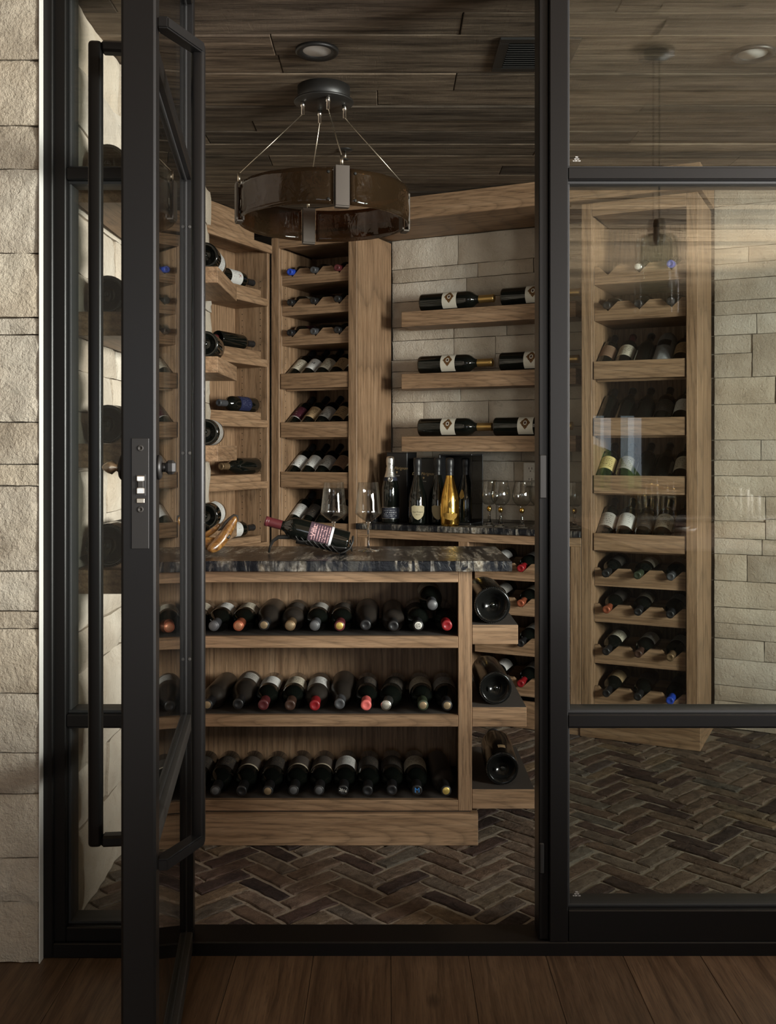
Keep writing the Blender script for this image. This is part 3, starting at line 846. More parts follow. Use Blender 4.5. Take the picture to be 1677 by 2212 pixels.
# ------------------------------------------------------------------ wine bottles
def interp_profile(p): return p
PROF = {
    'bordeaux': dict(body=[(0, .028), (.012, .026), (.022, .014), (.029, .003), (.033, 0), (.0365, .002), (.0375, .007), (.0375, .186), (.0368, .197), (.034, .207), (.028, .217), (.0205, .225), (.0162, .233), (.0146, .246), (.0143, .262), (.0143, .3), (0, .3)], r=.0375, L=.300, cap=.240, capr=.0153, lab=(.068, .160)),
    'burgundy': dict(body=[(0, .030), (.014, .027), (.026, .012), (.032, .003), (.036, 0), (.0395, .002), (.0405, .008), (.0405, .140), (.0398, .155), (.037, .172), (.0315, .192), (.0245, .212), (.0185, .230), (.0155, .245), (.0145, .258), (.0143, .296), (0, .296)], r=.0405, L=.296, cap=.240, capr=.0155, lab=(.035, .115)),
    'champagne': dict(body=[(0, .035), (.014, .032), (.027, .014), (.034, .003), (.038, 0), (.042, .003), (.0435, .010), (.0435, .150), (.0425, .168), (.039, .188), (.033, .210), (.0255, .235), (.0195, .258), (.0165, .275), (.0155, .29), (.0155, .318), (0, .318)], r=.0435, L=.318, cap=.215, capr=.0165, lab=(.035, .105)),
    'prestige': dict(body=[(0, .035), (.014, .032), (.027, .014), (.036, .003), (.040, 0), (.044, .004), (.0455, .012), (.0465, .060), (.0455, .105), (.042, .138), (.036, .165), (.028, .192), (.020, .222), (.0155, .250), (.014, .275), (.014, .312), (0, .312)], r=.0465, L=.312, cap=.235, capr=.0165, lab=(.03, .10)),
}
def scaled(kind, k, kr):
    p = PROF[kind]
    return dict(body=[(r * kr, z * k) for r, z in p['body']], r=p['r'] * kr, L=p['L'] * k, cap=p['cap'] * k, capr=p['capr'] * kr, lab=tuple(q * k for q in p['lab']))
PROF['magnum'] = scaled('bordeaux', 1.17, 1.36)
PROF['large'] = scaled('bordeaux', 1.36, 1.56)
PROF['fatmag'] = scaled('burgundy', 1.15, 1.27)
MESHC = {}
def prof_r(p, z):
    b = p['body']; best = p['capr']
    for (r0, z0), (r1, z1) in zip(b[5:], b[6:]):
        if z0 <= z <= z1 and z1 > z0: return r0 + (r1 - r0) * (z - z0) / (z1 - z0)
    return best
def bottle_meshes(kind):
    if kind in MESHC: return MESHC[kind]
    p = PROF[kind]; d = {}
    d['body'] = lathe_mesh('glass_body', p['body'], 32)
    k = p['capr'] / .0153
    cap = [(prof_r(p, p['cap']) + .0006, p['cap'])]
    zz = p['cap']
    while zz < p['L'] - 0.012 * k:
        zz += 0.006 * k; cap.append((max(p['capr'], prof_r(p, min(zz, p['L'] - .001))) + .0006, zz))
    L = p['L']
    cap += [(p['capr'] + .0015, L - .010), (p['capr'] + .0015, L - .0015), (p['capr'] * .9, L + .0006), (p['capr'] * .55, L + .0008), (p['capr'] * .5, L + .0001), (0, L + .0001)]
    cap = [cap[0]] + [c for a, c in zip(cap, cap[1:]) if c[1] >= a[1] - .01]
    d['cap'] = lathe_mesh('capsule', cap, 24)
    d['disc'] = lathe_mesh('capsule_disc', [(0, L + .0012), (p['capr'] * .72, L + .0012), (p['capr'] * .78, L + .0004)], 20)
    # paper label: curved patch facing local +Y
    z0, z1 = p['lab']; n = 14; half = R(78); v, f, uv = [], [], []
    for j in range(5):
        for i in range(n + 1):
            a = math.pi / 2 + half - 2 * half * i / n; z = z0 + (z1 - z0) * j / 4
            r = prof_r(p, z) + .0007
            v.append((r * math.cos(a), r * math.sin(a), z)); uv.append((1 - i / n, j / 4))
    for j in range(4):
        for i in range(n): f.append((j * (n + 1) + i, (j + 1) * (n + 1) + i, (j + 1) * (n + 1) + i + 1, j * (n + 1) + i + 1))
    f = [tuple(reversed(q)) for q in f]
    me = mesh('paper_label', v, f, True); ul = me.uv_layers.new(name='UVMap')
    for lp_ in me.loops: ul.data[lp_.index].uv = uv[lp_.vertex_index]
    d['label'] = me
    # knurled foot ring
    v, f = [], []; r0 = p['r']
    N = 64
    for i in range(N):
        a = 2 * math.pi * (i + .5) / N; rr = r0 * 0.955; s = r0 * 0.020
        c = Vector((rr * math.cos(a), rr * math.sin(a), 0.0012)); e1 = Vector((math.cos(a), math.sin(a), 0)); e2 = Vector((-math.sin(a), math.cos(a), 0))
        b0 = len(v); v += [c + e1 * s * 1.6, c + e2 * s, c - e1 * s * 1.6, c - e2 * s, c + Vector((0, 0, -.0022))]
        f += [(b0 + 1, b0, b0 + 4), (b0 + 2, b0 + 1, b0 + 4), (b0 + 3, b0 + 2, b0 + 4), (b0, b0 + 3, b0 + 4)]
    d['ring'] = mesh('foot_knurl', v, f, True)
    d['boss'] = lathe_mesh('punt_boss', [(0, -.001), (p['r'] * .14, 0.0), (p['r'] * .17, .003), (0, .003)], 18)
    for q in d.values(): q.materials.append(BOTTLEG)
    MESHC[kind] = d; return d
def wrap_text(s, size, p, zc, rot, dy=0.0, extra=.0012):
    me = text_mesh(s, size)
    for v in me.vertices:
        x, y = v.co.x, v.co.y
        if rot: x, y = -y, x
        z = zc + y + 0.0; r = prof_r(p, z) + extra
        a = math.pi / 2 + (x + dy) / r
        v.co = Vector((r * math.cos(a), r * math.sin(a), z))
    me.flip_normals()
    return me
NB_ = [0]
def bottle(kind, base, direc, up, text, capm='black', labm=None, disc=None, glass=None, group=None, letters=None, name='wine_bottle', knurl=False, cat='bottle'):
    z = Vector(direc).normalized(); y = Vector(up); y = (y - z * y.dot(z)).normalized(); x = y.cross(z)
    M = Matrix((x, y, z)).transposed().to_4x4(); M.translation = Vector(base)
    e = bpy.data.objects.new(name, None); e.empty_display_size = .03; link(e); e.matrix_world = M
    tag(e, text, cat, group)
    d = bottle_meshes(kind); p = PROF[kind]
    obj('glass_body', d['body'], glass or BOTTLEG, e)
    if capm: obj('capsule', d['cap'], CAPS[capm], e)
    if disc: obj('capsule_disc', d['disc'], DISCS[disc], e)
    if labm:
        lb = obj('paper_label', d['label'], LABELS[labm], e)
        if letters:
            for (s, size, zc, rot, ink, dy) in letters: obj('lettering', wrap_text(s, size, p, zc, rot, dy), ink, lb)
    if knurl:
        obj('foot_knurl', d['ring'], DUSTG, e); obj('punt_boss', d['boss'], BOTTLEG, e)
    return e
ORD = ['first', 'second', 'third', 'fourth', 'fifth', 'sixth', 'seventh', 'eighth', 'ninth', 'tenth', 'eleventh', 'twelfth']

# ------------------------------------------------------------------ oak cabinets (frame s,d)
def notch_board(n, w, z0, z1, first, pitch, hw=0.043, dep=0.040):
    pts = [(-w / 2, z0), (w / 2, z0), (w / 2, z1)]
    for k in range(n - 1, -1, -1):
        c = first + k * pitch
        pts += [(min(c + hw, w / 2 - .002), z1), (c, z1 - dep), (max(c - hw, -w / 2 + .002), z1)]
    pts.append((-w / 2, z1)); return pts
DISP = [(1.553, 1.630), (1.308, 1.385), (1.058, 1.136), (0.810, 0.885)]
UP = Vector((0, 0, 1))
SL = R(34)
def pin_holes(parent, x, y_list, z0, z1, s):
    v, f = [], []
    for yy in y_list:
        z = z0
        while z < z1:
            b0 = len(v)
            for k in range(6):
                a = k * math.pi / 3; v.append((x, yy + .0028 * math.cos(a), z + .0028 * math.sin(a)))
            f.append(tuple(range(b0, b0 + 6)) if s > 0 else tuple(range(b0 + 5, b0 - 1, -1)))
            z += 0.032
    o = obj('pin_holes', mesh('pin_holes', v, f), BLACKM, parent); o['kind'] = 'stuff'
def tall_cabinet(label, s0, s1, vrows, lows):
    w = s1 - s0; c = (s0 + s1) / 2
    e = empty('wine_cabinet', W(c, 0, 0), -TH); tag(e, label, 'cabinet')
    D = 0.385; st = 0.046
    box('side_panel', -w / 2, -w / 2 + .02, .02, D, 0.0, 2.318, OZ, e)
    box('side_panel', w / 2 - .02, w / 2, .004, D, 0.0, 2.318, OZ, e)
    box('back_panel', -w / 2 + .02, w / 2 - .02, D - .012, D, 0.10, 2.318, OZ, e)
    box('stile', -w / 2, -w / 2 + st, 0, .02, 0.115, 2.318, OZ, e)
    box('stile', w / 2 - st, w / 2, 0, .02, 0.115, 2.318, OZ, e)
    box('side_liner', -w / 2 + .02, -w / 2 + st + .004, .02, D - .012, 0.115, 2.26, OZ, e)
    box('side_liner', w / 2 - st - .004, w / 2 - .02, .02, D - .012, 0.115, 2.26, OZ, e)
    box('top_rail', -w / 2 + st, w / 2 - st, 0, .02, 2.262, 2.318, OX, e)
    box('top_panel', -w / 2 + st, w / 2 - st, .02, D - .012, 2.27, 2.29, OX, e)
    box('bottom_rail', -w / 2 + st, w / 2 - st, 0, .02, 0.085, 0.118, OX, e)
    box('plinth', -w / 2 - .004, w / 2 + .012, -.012, .02, 0.0, 0.092, OX, e)
    box('plinth', w / 2 - .004, w / 2 + .012, .02, D, 0.0, 0.092, OY, e)
    ow = w - 2 * st - .012
    pin_holes(e, -w / 2 + st + .0045, (.055, .30), 0.95, 2.2, 1)
    for z0, z1 in vrows + lows:
        prism('notched_rail', notch_board(3, ow, z0, z1, -.135, .135), .024, .044, OX, e)
        box('rack_tray', -ow / 2, ow / 2, .046, D - .014, z0, z0 + .012, OX, e)
        prism('notched_rail', notch_board(3, ow, z0 + .013, z1 + .004, -.135, .135, .048, .044), .250, .268, OX, e)
    for z0, z1 in DISP:
        box('display_lip', -ow / 2, ow / 2, .006, .026, z0, z1, OX, e)
        o = box('display_board', -ow / 2, ow / 2, .03, .03 + .30, -.006, .006, OX, e)
        o.rotation_euler = (SL, 0, 0)
        o.location = (0, .058 + .15 * math.cos(SL), z1 - .082 + .15 * math.sin(SL))
    return e
VM = [(2.077, 2.157), (1.924, 2.004), (1.772, 1.852)]
VR = [(1.965, 2.045), (1.808, 1.888)]
LOW = [(0.655, 0.733), (0.498, 0.576), (0.318, 0.397), (0.136, 0.216)]
midc = tall_cabinet('tall oak wine cabinet in the back corner behind the island', -2.088, -1.599, VM, LOW)
rigc = tall_cabinet('tall oak wine cabinet seen through the right glass panel', -0.490, 0.0, VR, LOW)

def v_bottle(s, z1, text, cap, lab, disc=None, group=None, yaw=0.0, kind='bordeaux', pull=0.0):
    tip = W(s, -.004 - pull, z1 - .040 + .0215)
    direc = (-NB * math.cos(R(5)) + U * math.sin(yaw) - UP * math.sin(R(5)))
    direc.normalize()
    base = tip - direc * PROF[kind]['L']
    bottle(kind, base, direc, UP, text, cap, lab, disc, group=group)
def d_bottle(s, z1, text, lab, cap='black', kind='bordeaux', group=None, letters=None, glass=None):
    p = PROF[kind]
    off = p['r'] + .002
    base = W(s, .066, z1 - .070) + (UP * math.cos(SL) - NB * math.sin(SL)) * off
    direc = NB * math.cos(SL) + UP * math.sin(SL)
    up = (UP * math.cos(SL) - NB * math.sin(SL))
    bottle(kind, base, direc, up, text, cap, lab, None, group=group, letters=letters, glass=glass)
cm = (-2.088 - 1.599) / 2; cr = -0.245
rown = ['top', 'second', 'third']
for r, ((z0, z1), caps) in enumerate(zip(VM, [('blue', 'grey', 'maroon'), ('black', 'black', 'black'), ('black', 'grey', 'black')])):
    for k in range(3):
        v_bottle(cm - .135 + .135 * k, z1, f'{caps[k]} capped bottle {ORD[k]} from left in {rown[r]} notched rack of back corner cabinet', caps[k], ['dark', 'cream', 'wine'][(r + k) % 3], group='notched rack bottles')
K = lambda ink: [('K', .026, .085, False, ink, 0.0)]
DM = [[('cream', None), ('white', [('98', .022, .12, False, INK, .012)]), ('cream', None), ('tan', None), ('white', None)],
      [('wine', None), ('tan', K(INK)), ('grey', K(INK)), ('tan', K(INK)), ('cream', None)],
      [('white', K(INK)), ('white', K(INK)), ('grey', K(INK)), ('art', None), ('cream', None)],
      [('white', None), ('dark', None), ('dark', None), ('cream', None), ('dark', None)]]
lc = {'cream': 'cream', 'white': 'white', 'tan': 'tan', 'wine': 'wine red', 'grey': 'grey', 'art': 'ornate brown', 'dark': 'dark', 'yellow': 'yellow', 'navy': 'navy', 'blue': 'dark blue', 'banded': 'banded brown'}
tier = ['upper', 'second', 'third', 'lowest']
for r, row_ in enumerate(DM):
    for k, (lb, lt) in enumerate(row_):
        if k == 4: s = cm - .166 + .083 * k - .004
        else: s = cm - .166 + .083 * k
        d_bottle(s, DISP[r][1], f'reclining bottle with {lc[lb]} label, {ORD[k]} from left on {tier[r]} shelf of corner cabinet', lb, group='reclining bottles', letters=lt)
for r, ((z0, z1), caps) in enumerate(zip(VR, [(None, 'silver', 'blue'), ('black', 'black', 'black')])):
    for k in range(3):
        if caps[k] is None: continue
        v_bottle(cr - .135 + .135 * k, z1, f'{caps[k]} capped bottle {ORD[k]} from left in {["upper", "second"][r]} notched rack behind right glass', caps[k], ['dark', 'cream', 'wine'][(r + k) % 3], 'white' if caps[k] == 'silver' else None, group='notched rack bottles')
DRR = [[('art', 'bordeaux', 'black'), ('cream', 'bordeaux', 'maroon'), (None, 'burgundy', 'black'), 'wrapped', ('tan', 'bordeaux', 'black')],
       [(None, 'bordeaux', 'black'), (None, 'burgundy', 'black'), (None, 'burgundy', 'black'), ('dark', 'bordeaux', 'black'), ('white', 'bordeaux', 'black')],
       [('yellow', 'bordeaux', 'black'), ('grey', 'bordeaux', 'black'), (None, 'bordeaux', 'black'), (None, 'burgundy', 'black'), ('cream', 'bordeaux', 'black')],
       [('grey', 'bordeaux', 'black'), ('white', 'bordeaux', 'black'), ('dark', 'bordeaux', 'black'), ('cream', 'bordeaux', 'black'), ('blue', 'bordeaux', 'black')]]
def wrapped_bottle(s, z1):
    """bottle rolled in crumpled grey tissue with a dark sticker"""
    off = .046
    base = W(s, .070, z1 - .070) + (UP * math.cos(SL) - NB * math.sin(SL)) * off
    z = NB * math.cos(SL) + UP * math.sin(SL); y = UP * math.cos(SL) - NB * math.sin(SL); x = y.cross(z)
    M = Matrix((x, y, z)).transposed().to_4x4(); M.translation = base
    e = bpy.data.objects.new('wrapped_bottle', None); link(e); e.matrix_world = M
    tag(e, 'bottle rolled in crumpled grey tissue with dark sticker on the upper display shelf', 'bottle')
    prof = [(0, .014), (.012, .012), (.018, -.004), (.030, -.008), (.038, 0), (.041, .012), (.0415, .10), (.041, .19), (.040, .225), (.036, .245), (.028, .252), (.014, .246), (0, .244)]
    me = lathe_mesh('tissue_wrap', prof, 36)
    for v in me.vertices:
        a = math.atan2(v.co.y, v.co.x); q = noise.noise(Vector((a * 3, v.co.z * 25, 1.3))) * .0028 + noise.noise(Vector((math.cos(a) * 9, math.sin(a) * 9, v.co.z * 60))) * .002
        r = math.hypot(v.co.x, v.co.y)
        if r > .01: v.co.x *= (r + q) / r; v.co.y *= (r + q) / r
    obj('tissue_wrap', me, simple('grey_tissue', (0.20, 0.20, 0.20), .85, bump=(60, .6, .006)), e)
    v, f = [], []
    for j in range(2):
        for i in range(7):
            a = math.pi / 2 + R(38) - R(76) * i / 6; v.append((.0445 * math.cos(a), .0445 * math.sin(a), .125 + .045 * j))
    for i in range(6): f.append((i, i + 7, i + 8, i + 1)[::-1])
    obj('sticker', mesh('sticker', v, f), BLACKP, e)
for r, row_ in enumerate(DRR):
    for k, sp_ in enumerate(row_):
        s = cr - .166 + .083 * k - (.004 if k == 4 else 0)
        if sp_ == 'wrapped': wrapped_bottle(s, DISP[r][1]); continue
        lb, kd, cp = sp_
        t = f'reclining bottle with {lc[lb]} label' if lb else 'unlabelled dark reclining bottle'
        d_bottle(s, DISP[r][1], f'{t}, {ORD[k]} from left on {tier[r]} shelf behind right glass', lb, cp, kd, 'reclining bottles')
lowcap = [('black', 'green', 'grey'), ('copper', 'black', 'black'), ('black', 'brown', 'bronze'), ('black', 'black', 'blue')]
lowlab = [('dark', 'cream', 'grey'), ('dark', 'cream', 'grey'), ('cream', 'white', 'grey'), ('tan', 'dark', 'dark')]
lown = ['first', 'second', 'third', 'bottom']
for r, (z0, z1) in enumerate(LOW):
    for k in range(3):
        v_bottle(cr - .135 + .135 * k, z1, f'{lowcap[r][k]} capped bottle {ORD[k]} from left in {lown[r]} low rack of right cabinet', lowcap[r][k], lowlab[r][k], group='notched rack bottles', yaw=R(random.uniform(-3, 3)), pull=random.uniform(0, .02))

# cornice boards above the cabinets
def wbox(name, s0, s1, d0, d1, z0, z1, m, label=None, cat=None, kind=None, bev=.0015):
    o = obj(name, box_mesh(name, s1 - s0, d1 - d0, z1 - z0, bev), m, None, W((s0 + s1) / 2, (d0 + d1) / 2, (z0 + z1) / 2), (0, 0, -TH))
    return tag(o, label, cat, None, kind)
wbox('trim_3', -2.09, .012, -.012, .39, 2.332, ZC - .002, OX, 'oak cornice band running above the back wall cabinets', 'cornice', 'structure')

# counter cabinet between the tall cabinets
e = empty('base_cabinet', W(-1.0445, 0, 0), -TH); tag(e, 'low oak bottle rack cabinet under the back granite counter', 'cabinet')
bw = 1.109 - .004
box('plinth', -bw / 2, bw / 2, -.006, .02, 0, .092, OX, e)
box('back_panel', -bw / 2, bw / 2, .373, .385, .09, .86, OZ, e)
box('bottom_rail', -bw / 2, bw / 2, 0, .02, .085, .118, OX, e)
box('top_rail', -bw / 2, bw / 2, 0, .02, .822, .862, OX, e)
for x in (-bw / 2, -.024, bw / 2 - .048): box('stile', x, x + .048, .0, .02, .118, .822, OZ, e)
for x in (-bw / 2, -.01, bw / 2 - .02): box('divider', x, x + .02, .021, .372, .09, .86, OZ, e)
for side_ in (-1, 1):
    cx = side_ * (bw / 4 + .004 * 0)
    for z0, z1 in LOW:
        for y0, y1, dz in ((.024, .044, 0), (.25, .268, .004)):
            prism('notched_rail', [(x + cx, z) for x, z in notch_board(3, .455, z0, z1 + dz, -.15, .15)], y0, y1, OX, e)
        box('rack_tray', cx - .2275, cx + .2275, .046, .371, z0, z0 + .012, OX, e)
ct = wbox('granite_counter', -1.598, -.492, -.016, .384, .863, .891, GRANITE, 'narrow veined black granite counter along the stone wall', 'counter', bev=.003)
bcap = [('black', 'red', 'black'), ('grey', 'copper', 'black'), ('black', 'black', 'black'), ('black', 'red', 'red')]
for r, (z0, z1) in enumerate(LOW):
    for k in range(3):
        v_bottle(-1.0445 + bw / 4 - .15 + .15 * k, z1, f'{bcap[r][k]} capped bottle {ORD[k]} from left in {lown[r]} rack under the back counter', bcap[r][k], ['white', 'grey', 'cream'][(r + k) % 3], group='counter rack bottles')

# ------------------------------------------------------------------ left corner display niche
CN = W(-2.090, 0.0)
e = empty('display_niche', CN, math.atan2(NB.y, NB.x)); tag(e, 'shallow oak corner display niche with stepped shelves', 'cabinet')
ND = 0.20
box('back_panel', -.62, -.028, ND, ND + .015, 0, 2.278, OZ, e)
box('side_panel', -.028, -.006, 0.004, ND + .015, 0, 2.278, OZ, e)
box('side_panel', -.64, -.62, 0.03, ND + .015, 0, 2.278, OZ, e)
box('top_rail', -.62, -.006, -.012, .008, 2.238, 2.278, OX, e)
box('top_panel', -.62, -.028, .008, ND, 2.255, 2.275, OX, e)
pin_holes(e, -.0285, (.045, .155), 0.85, 2.1, -1)
NZ = [2.006, 1.700, 1.395, 1.089, .783]
for z in NZ:
    box('shelf', -.62, -.030, .0, ND - .001, z - .037, z, OX, e)
    box('shelf_step', -.62, -.082, .006, ND - .002, z, z + .037, OX, e)
tr4 = obj('trim_4', box_mesh('trim_4', .75, .12, .138, .002), OX, None, CN - NB * .375 - U * .16 + UP * (ZC - .071), (0, 0, math.atan2(NB.y, NB.x)))
tag(tr4, 'oak cornice block above the corner display niche', 'cornice', kind='structure')
XP = NB; 
def niche_bottle(z, xa, neck_right, text, lab, cap, letters=None, kind='bordeaux'):
    p = PROF[kind]; r = p['r']
    b = CN - U * (.010 + r) + UP * (z + .037 + r + .0005)
    if neck_right: base, d = b + NB * (xa - p['L']), NB
    else: base, d = b + NB * xa, -NB
    bottle(kind, base, d, U * .9 + UP * .35, text, cap, lab, group='bottles lying in the corner niche', letters=letters)
niche_bottle(NZ[0], -.092, True, 'bottle with white label and red letter lying on the topmost niche step', 'white', 'black', [('K', .024, .135, False, INKR, .008)])
niche_bottle(NZ[1], -.092, True, 'unlabelled dark bottle with neck right on the second niche step', None, 'black')
niche_bottle(NZ[1], -.400, True, 'bottle with maroon neck at the left of the second niche step', None, 'maroon')
niche_bottle(NZ[2], -.086, False, 'bottle with dark blue label lying neck left on the third niche step', 'blue', 'grey')
niche_bottle(NZ[3], -.066, False, 'dark bottle lying neck left on the fourth niche step', None, 'bronze', None, 'burgundy')
niche_bottle(NZ[4], -.090, True, 'bottle with plain white label on the lowest visible niche step', 'white', 'black')

# ------------------------------------------------------------------ floating shelves
def float_shelf(name, label, o):
    return tag(o, label, 'shelf', 'floating oak shelves')
SZ = [1.312, 1.622, 1.930]
stn = ['lowest', 'middle', 'topmost']
for k, z in enumerate(SZ):
    o = wbox('floating_shelf', -1.452, -.569, .198, .372, z - .074, z, OX, f'{stn[k]} thick oak shelf on the back stone wall', 'shelf')
    o['group'] = 'oak shelves on the back stone wall'
PROF['crested'] = scaled('bordeaux', 1.27, 1.19)
PROF['crested']['lab'] = (.125, .200)
for k, z in enumerate(SZ):
    for q in range(2):
        s = ((-1.372, -.978), (-1.372, -.948), (-1.364, -.940))[k][q]
        base = W(s, .198 + .052, z + PROF['crested']['r'] + .0008)
        bottle('crested', base, U, -NB * .93 + UP * .36, f'crest-labelled bottle with gold capsule, {["left", "right"][q]} of two on {stn[k]} stone wall shelf', 'gold', 'crest', group='crest-labelled bottles on the stone wall shelves')

LZ = [1.953, 1.607, 1.264, .936]
ln = ['topmost', 'second', 'third', 'lowest']
PROF['large2'] = scaled('bordeaux', 1.2, 1.5)
for r, z in enumerate(LZ):
    for g_, (y0, y1, x1) in enumerate(((2.585, 3.06, -.655), (3.83, 4.31, -.655))):
        o = box('floating_shelf', -.812, x1, y0, y1, z - .0625, z, OY, None, .0015)
        tag(o, f'{ln[r]} thick oak shelf of the {["nearer", "farther"][g_]} column on the left stone wall', 'shelf', 'oak shelves on the left stone wall')
        # end-grain face piece toward the viewer
    kd = ['fatmag', 'magnum', 'fatmag', 'large'][r]
    bottle(kd, (-.742, 2.625, z + PROF[kd]['r'] + .0005), (0.02, 1, 0), UP, f'big dark bottle lying base forward on the {ln[r]} nearer left wall shelf', 'black', 'dark', group='big bottles on the left wall shelves', knurl=True)
    kd = ['magnum', 'fatmag', 'fatmag', 'magnum'][r]
    bottle(kd, (-.712, 3.87, z + PROF[kd]['r'] + .0005), (-.02, 1, 0), U, f'big dark bottle lying base forward on the {ln[r]} farther left wall shelf', 'black', ['white', None, 'grey', 'white'][r], group='big bottles on the left wall shelves', knurl=True)

# ------------------------------------------------------------------ island
IX0, IX1 = -0.70, 0.266
IY0, IY1 = 3.150, 3.52
isl = empty('kitchen_island', (-.18, 3.33, 0)); isl.name = 'wine_island'
tag(isl, 'oak wine island with three open bottle shelves and granite top', 'island')
def ip(name, x0, x1, y0, y1, z0, z1, m, bev=.0015): return part(name, x0, x1, y0, y1, z0, z1, m, isl, bev)
ip('plinth', IX0 - .012, .284, 3.136, IY1, 0, .1005, OX)
ip('shadow_gap', IX0 + .004, IX1 - .004, IY0 + .006, IY1, .1005, .1045, BLACKM, 0)
ip('end_post', .222, IX1, IY0, IY0 + .022, .1045, .8655, OZ)
ip('end_post', IX0, IX0 + .044, IY0, IY0 + .022, .1045, .8655, OZ)
ip('end_panel', .240, IX1, IY0 + .022, IY1, .1045, .8655, OZ)
ip('end_panel', IX0, IX0 + .026, IY0 + .022, IY1, .1045, .8655, OZ)
ip('back_panel', IX0 + .026, .240, IY1 - .03, IY1 - .012, .1045, .8655, OZ)
ip('top_rail', IX0 + .044, .222, IY0, IY0 + .022, .828, .8655, OX)
SHZ = [.657, .4075, .139]
for z, z0 in zip(SHZ, (.620, .371, .1045)):
    ip('shelf_edge', IX0 + .044, .222, IY0, IY0 + .020, z0, z, OX)
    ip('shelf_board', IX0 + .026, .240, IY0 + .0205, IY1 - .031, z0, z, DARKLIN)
ip('top_panel', IX0 + .026, .240, IY0 + .022, IY1 - .03, .845, .8655, OX)
for z, xr in ((.693, .412), (.432, .439), (.172, .464)):
    ip('side_shelf', IX1 + .0005, xr, IY0 + .001, 3.60, z - .0615, z, OX)
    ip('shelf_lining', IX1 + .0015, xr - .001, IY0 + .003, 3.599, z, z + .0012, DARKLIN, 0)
ctop = box('granite_countertop', -.74, .387, 3.100, 3.573, .868, .901, GRANITE, None, .002)
# uneven chiselled front edge
tag(ctop, 'veined black granite countertop on the oak island', 'countertop')
bm = bmesh.new(); bm.from_mesh(ctop.data)
bmesh.ops.subdivide_edges(bm, edges=[ed for ed in bm.edges if ed.calc_length() > .5], cuts=60, use_grid_fill=True)
for v in bm.verts:
    if v.co.y < -.22: v.co.y += .0022 * noise.noise(Vector((v.co.x * 60, v.co.z * 60, 0)))
bm.to_mesh(ctop.data); bm.free()
rowsI = [
    [(358, 'black', 'dark', None), (411, 'black', 'cream', None), (465, 'grey', 'white', 'grey'), (515, 'copper', 'cream', 'copper'), (571, 'black', None, 'bronze'), (624, 'bronze', 'dark', 'bronze'), (680, 'grey', 'grey', 'grey'), (734, 'maroon', 'dark', 'gold'), (790, 'black', None, None), (850, 'black', None, None), (904, 'black', 'dark', 'white'), (966, 'red', None, None)],
    [(358, 'black', 'dark', None), (407, 'black', 'dark', None), (456, 'black', None, 'bronze'), (507, 'black', 'grey', None), (567, 'maroon', 'white', None), (628, 'brown', 'cream', None), (680, 'red', 'white', None), (738, 'grey', None, None), (788, 'pink', 'dark', None), (835, 'silver', 'dark', 'silver'), (911, 'green', 'cream', 'bronze'), (966, 'black', 'grey', 'bronze')],
    [(358, 'black', 'dark', None), (411, 'black', 'dark', None), (465, 'black', 'dark', 'grey'), (522, 'black', 'banded', None), (579, 'black', 'dark', 'bronze'), (637, 'black', 'banded', 'grey'), (694, 'black', 'banded', 'grey'), (740, 'black', 'white', None), (794, 'black', 'dark', None), (850, 'black', 'dark', None), (900, 'black', 'cream', None), (956, 'black', None, 'gold')]]
shn = ['top', 'middle', 'bottom']
rn = random.Random(21)
DUSTY = {(0, 4), (0, 5), (0, 8), (0, 9), (1, 2), (1, 3), (1, 6), (1, 7), (2, 11)}
YT = 3.125
for r, row_ in enumerate(rowsI):
    info = []
    for k, (x, cp, lb, dc) in enumerate(row_):
        X = (x - 838.5) / FPX * YT
        if X < IX0 + .075: continue
        kd = 'burgundy' if (r, k) in DUSTY and (r + k) % 2 == 0 else 'bordeaux'
        yaw = {(1, 9): R(7), (2, 11): R(-3), (1, 2): R(3)}.get((r, k), R(rn.uniform(-.6, .6)))
        info.append([X + .21 * math.sin(yaw), PROF[kd]['r'], yaw, k, cp, lb, dc, kd])
    for _ in range(300):                      # bottles lie side by side without touching bodies
        for p_, q_ in zip(info, info[1:]):
            gap = p_[1] + q_[1] + .0016 + .1 * abs(p_[2] - q_[2]) - (q_[0] - p_[0])
            if gap > 0: p_[0] -= gap / 2; q_[0] += gap / 2
        info[0][0] = max(info[0][0], IX0 + .028 + info[0][1]); info[-1][0] = min(info[-1][0], .2385 - info[-1][1])
    for q_, (X, rad, yaw, k, cp, lb, dc, kd) in enumerate(info):
        d = Vector((-math.sin(yaw), -math.cos(yaw), 0)); L = PROF[kd]['L']
        mid = Vector((X, YT + .21 * math.cos(yaw) + rn.uniform(-.005, .005), SHZ[r] + rad + .0008))
        bottle(kd, mid - d * (L - .21), d, Vector((rn.uniform(-.25, .25), 0, 1)), f'{cp} capped bottle, {ORD[q_]} from left on the {shn[r]} shelf of the island', cp, lb, dc, glass=DUSTG if (r, k) in DUSTY else None, group='bottles lying on the island shelves')
def cap_text(r, x, s, size, ink):
    X = (x - 838.5) / FPX * YT
    for o in bpy.data.objects:
        if o.type == 'EMPTY' and o.get('group') == 'bottles lying on the island shelves' and abs(o.matrix_world.translation.z - SHZ[r]) < .06:
            t = o.matrix_world @ Vector((0, 0, .3))
            if abs(t.x - X) < .022:
                me = text_mesh(s, size)
                for v in me.vertices: v.co = Vector((v.co.x, v.co.y, PROF['bordeaux']['L'] + .0016))
                obj('lettering', me, ink, o, (0, 0, 0), (0, 0, 0)); return
bpy.context.view_layer.update()
cap_text(2, 740, '2016', .0125, INKW); cap_text(2, 900, 'M', .022, INKB); cap_text(0, 904, '@', .018, INK)
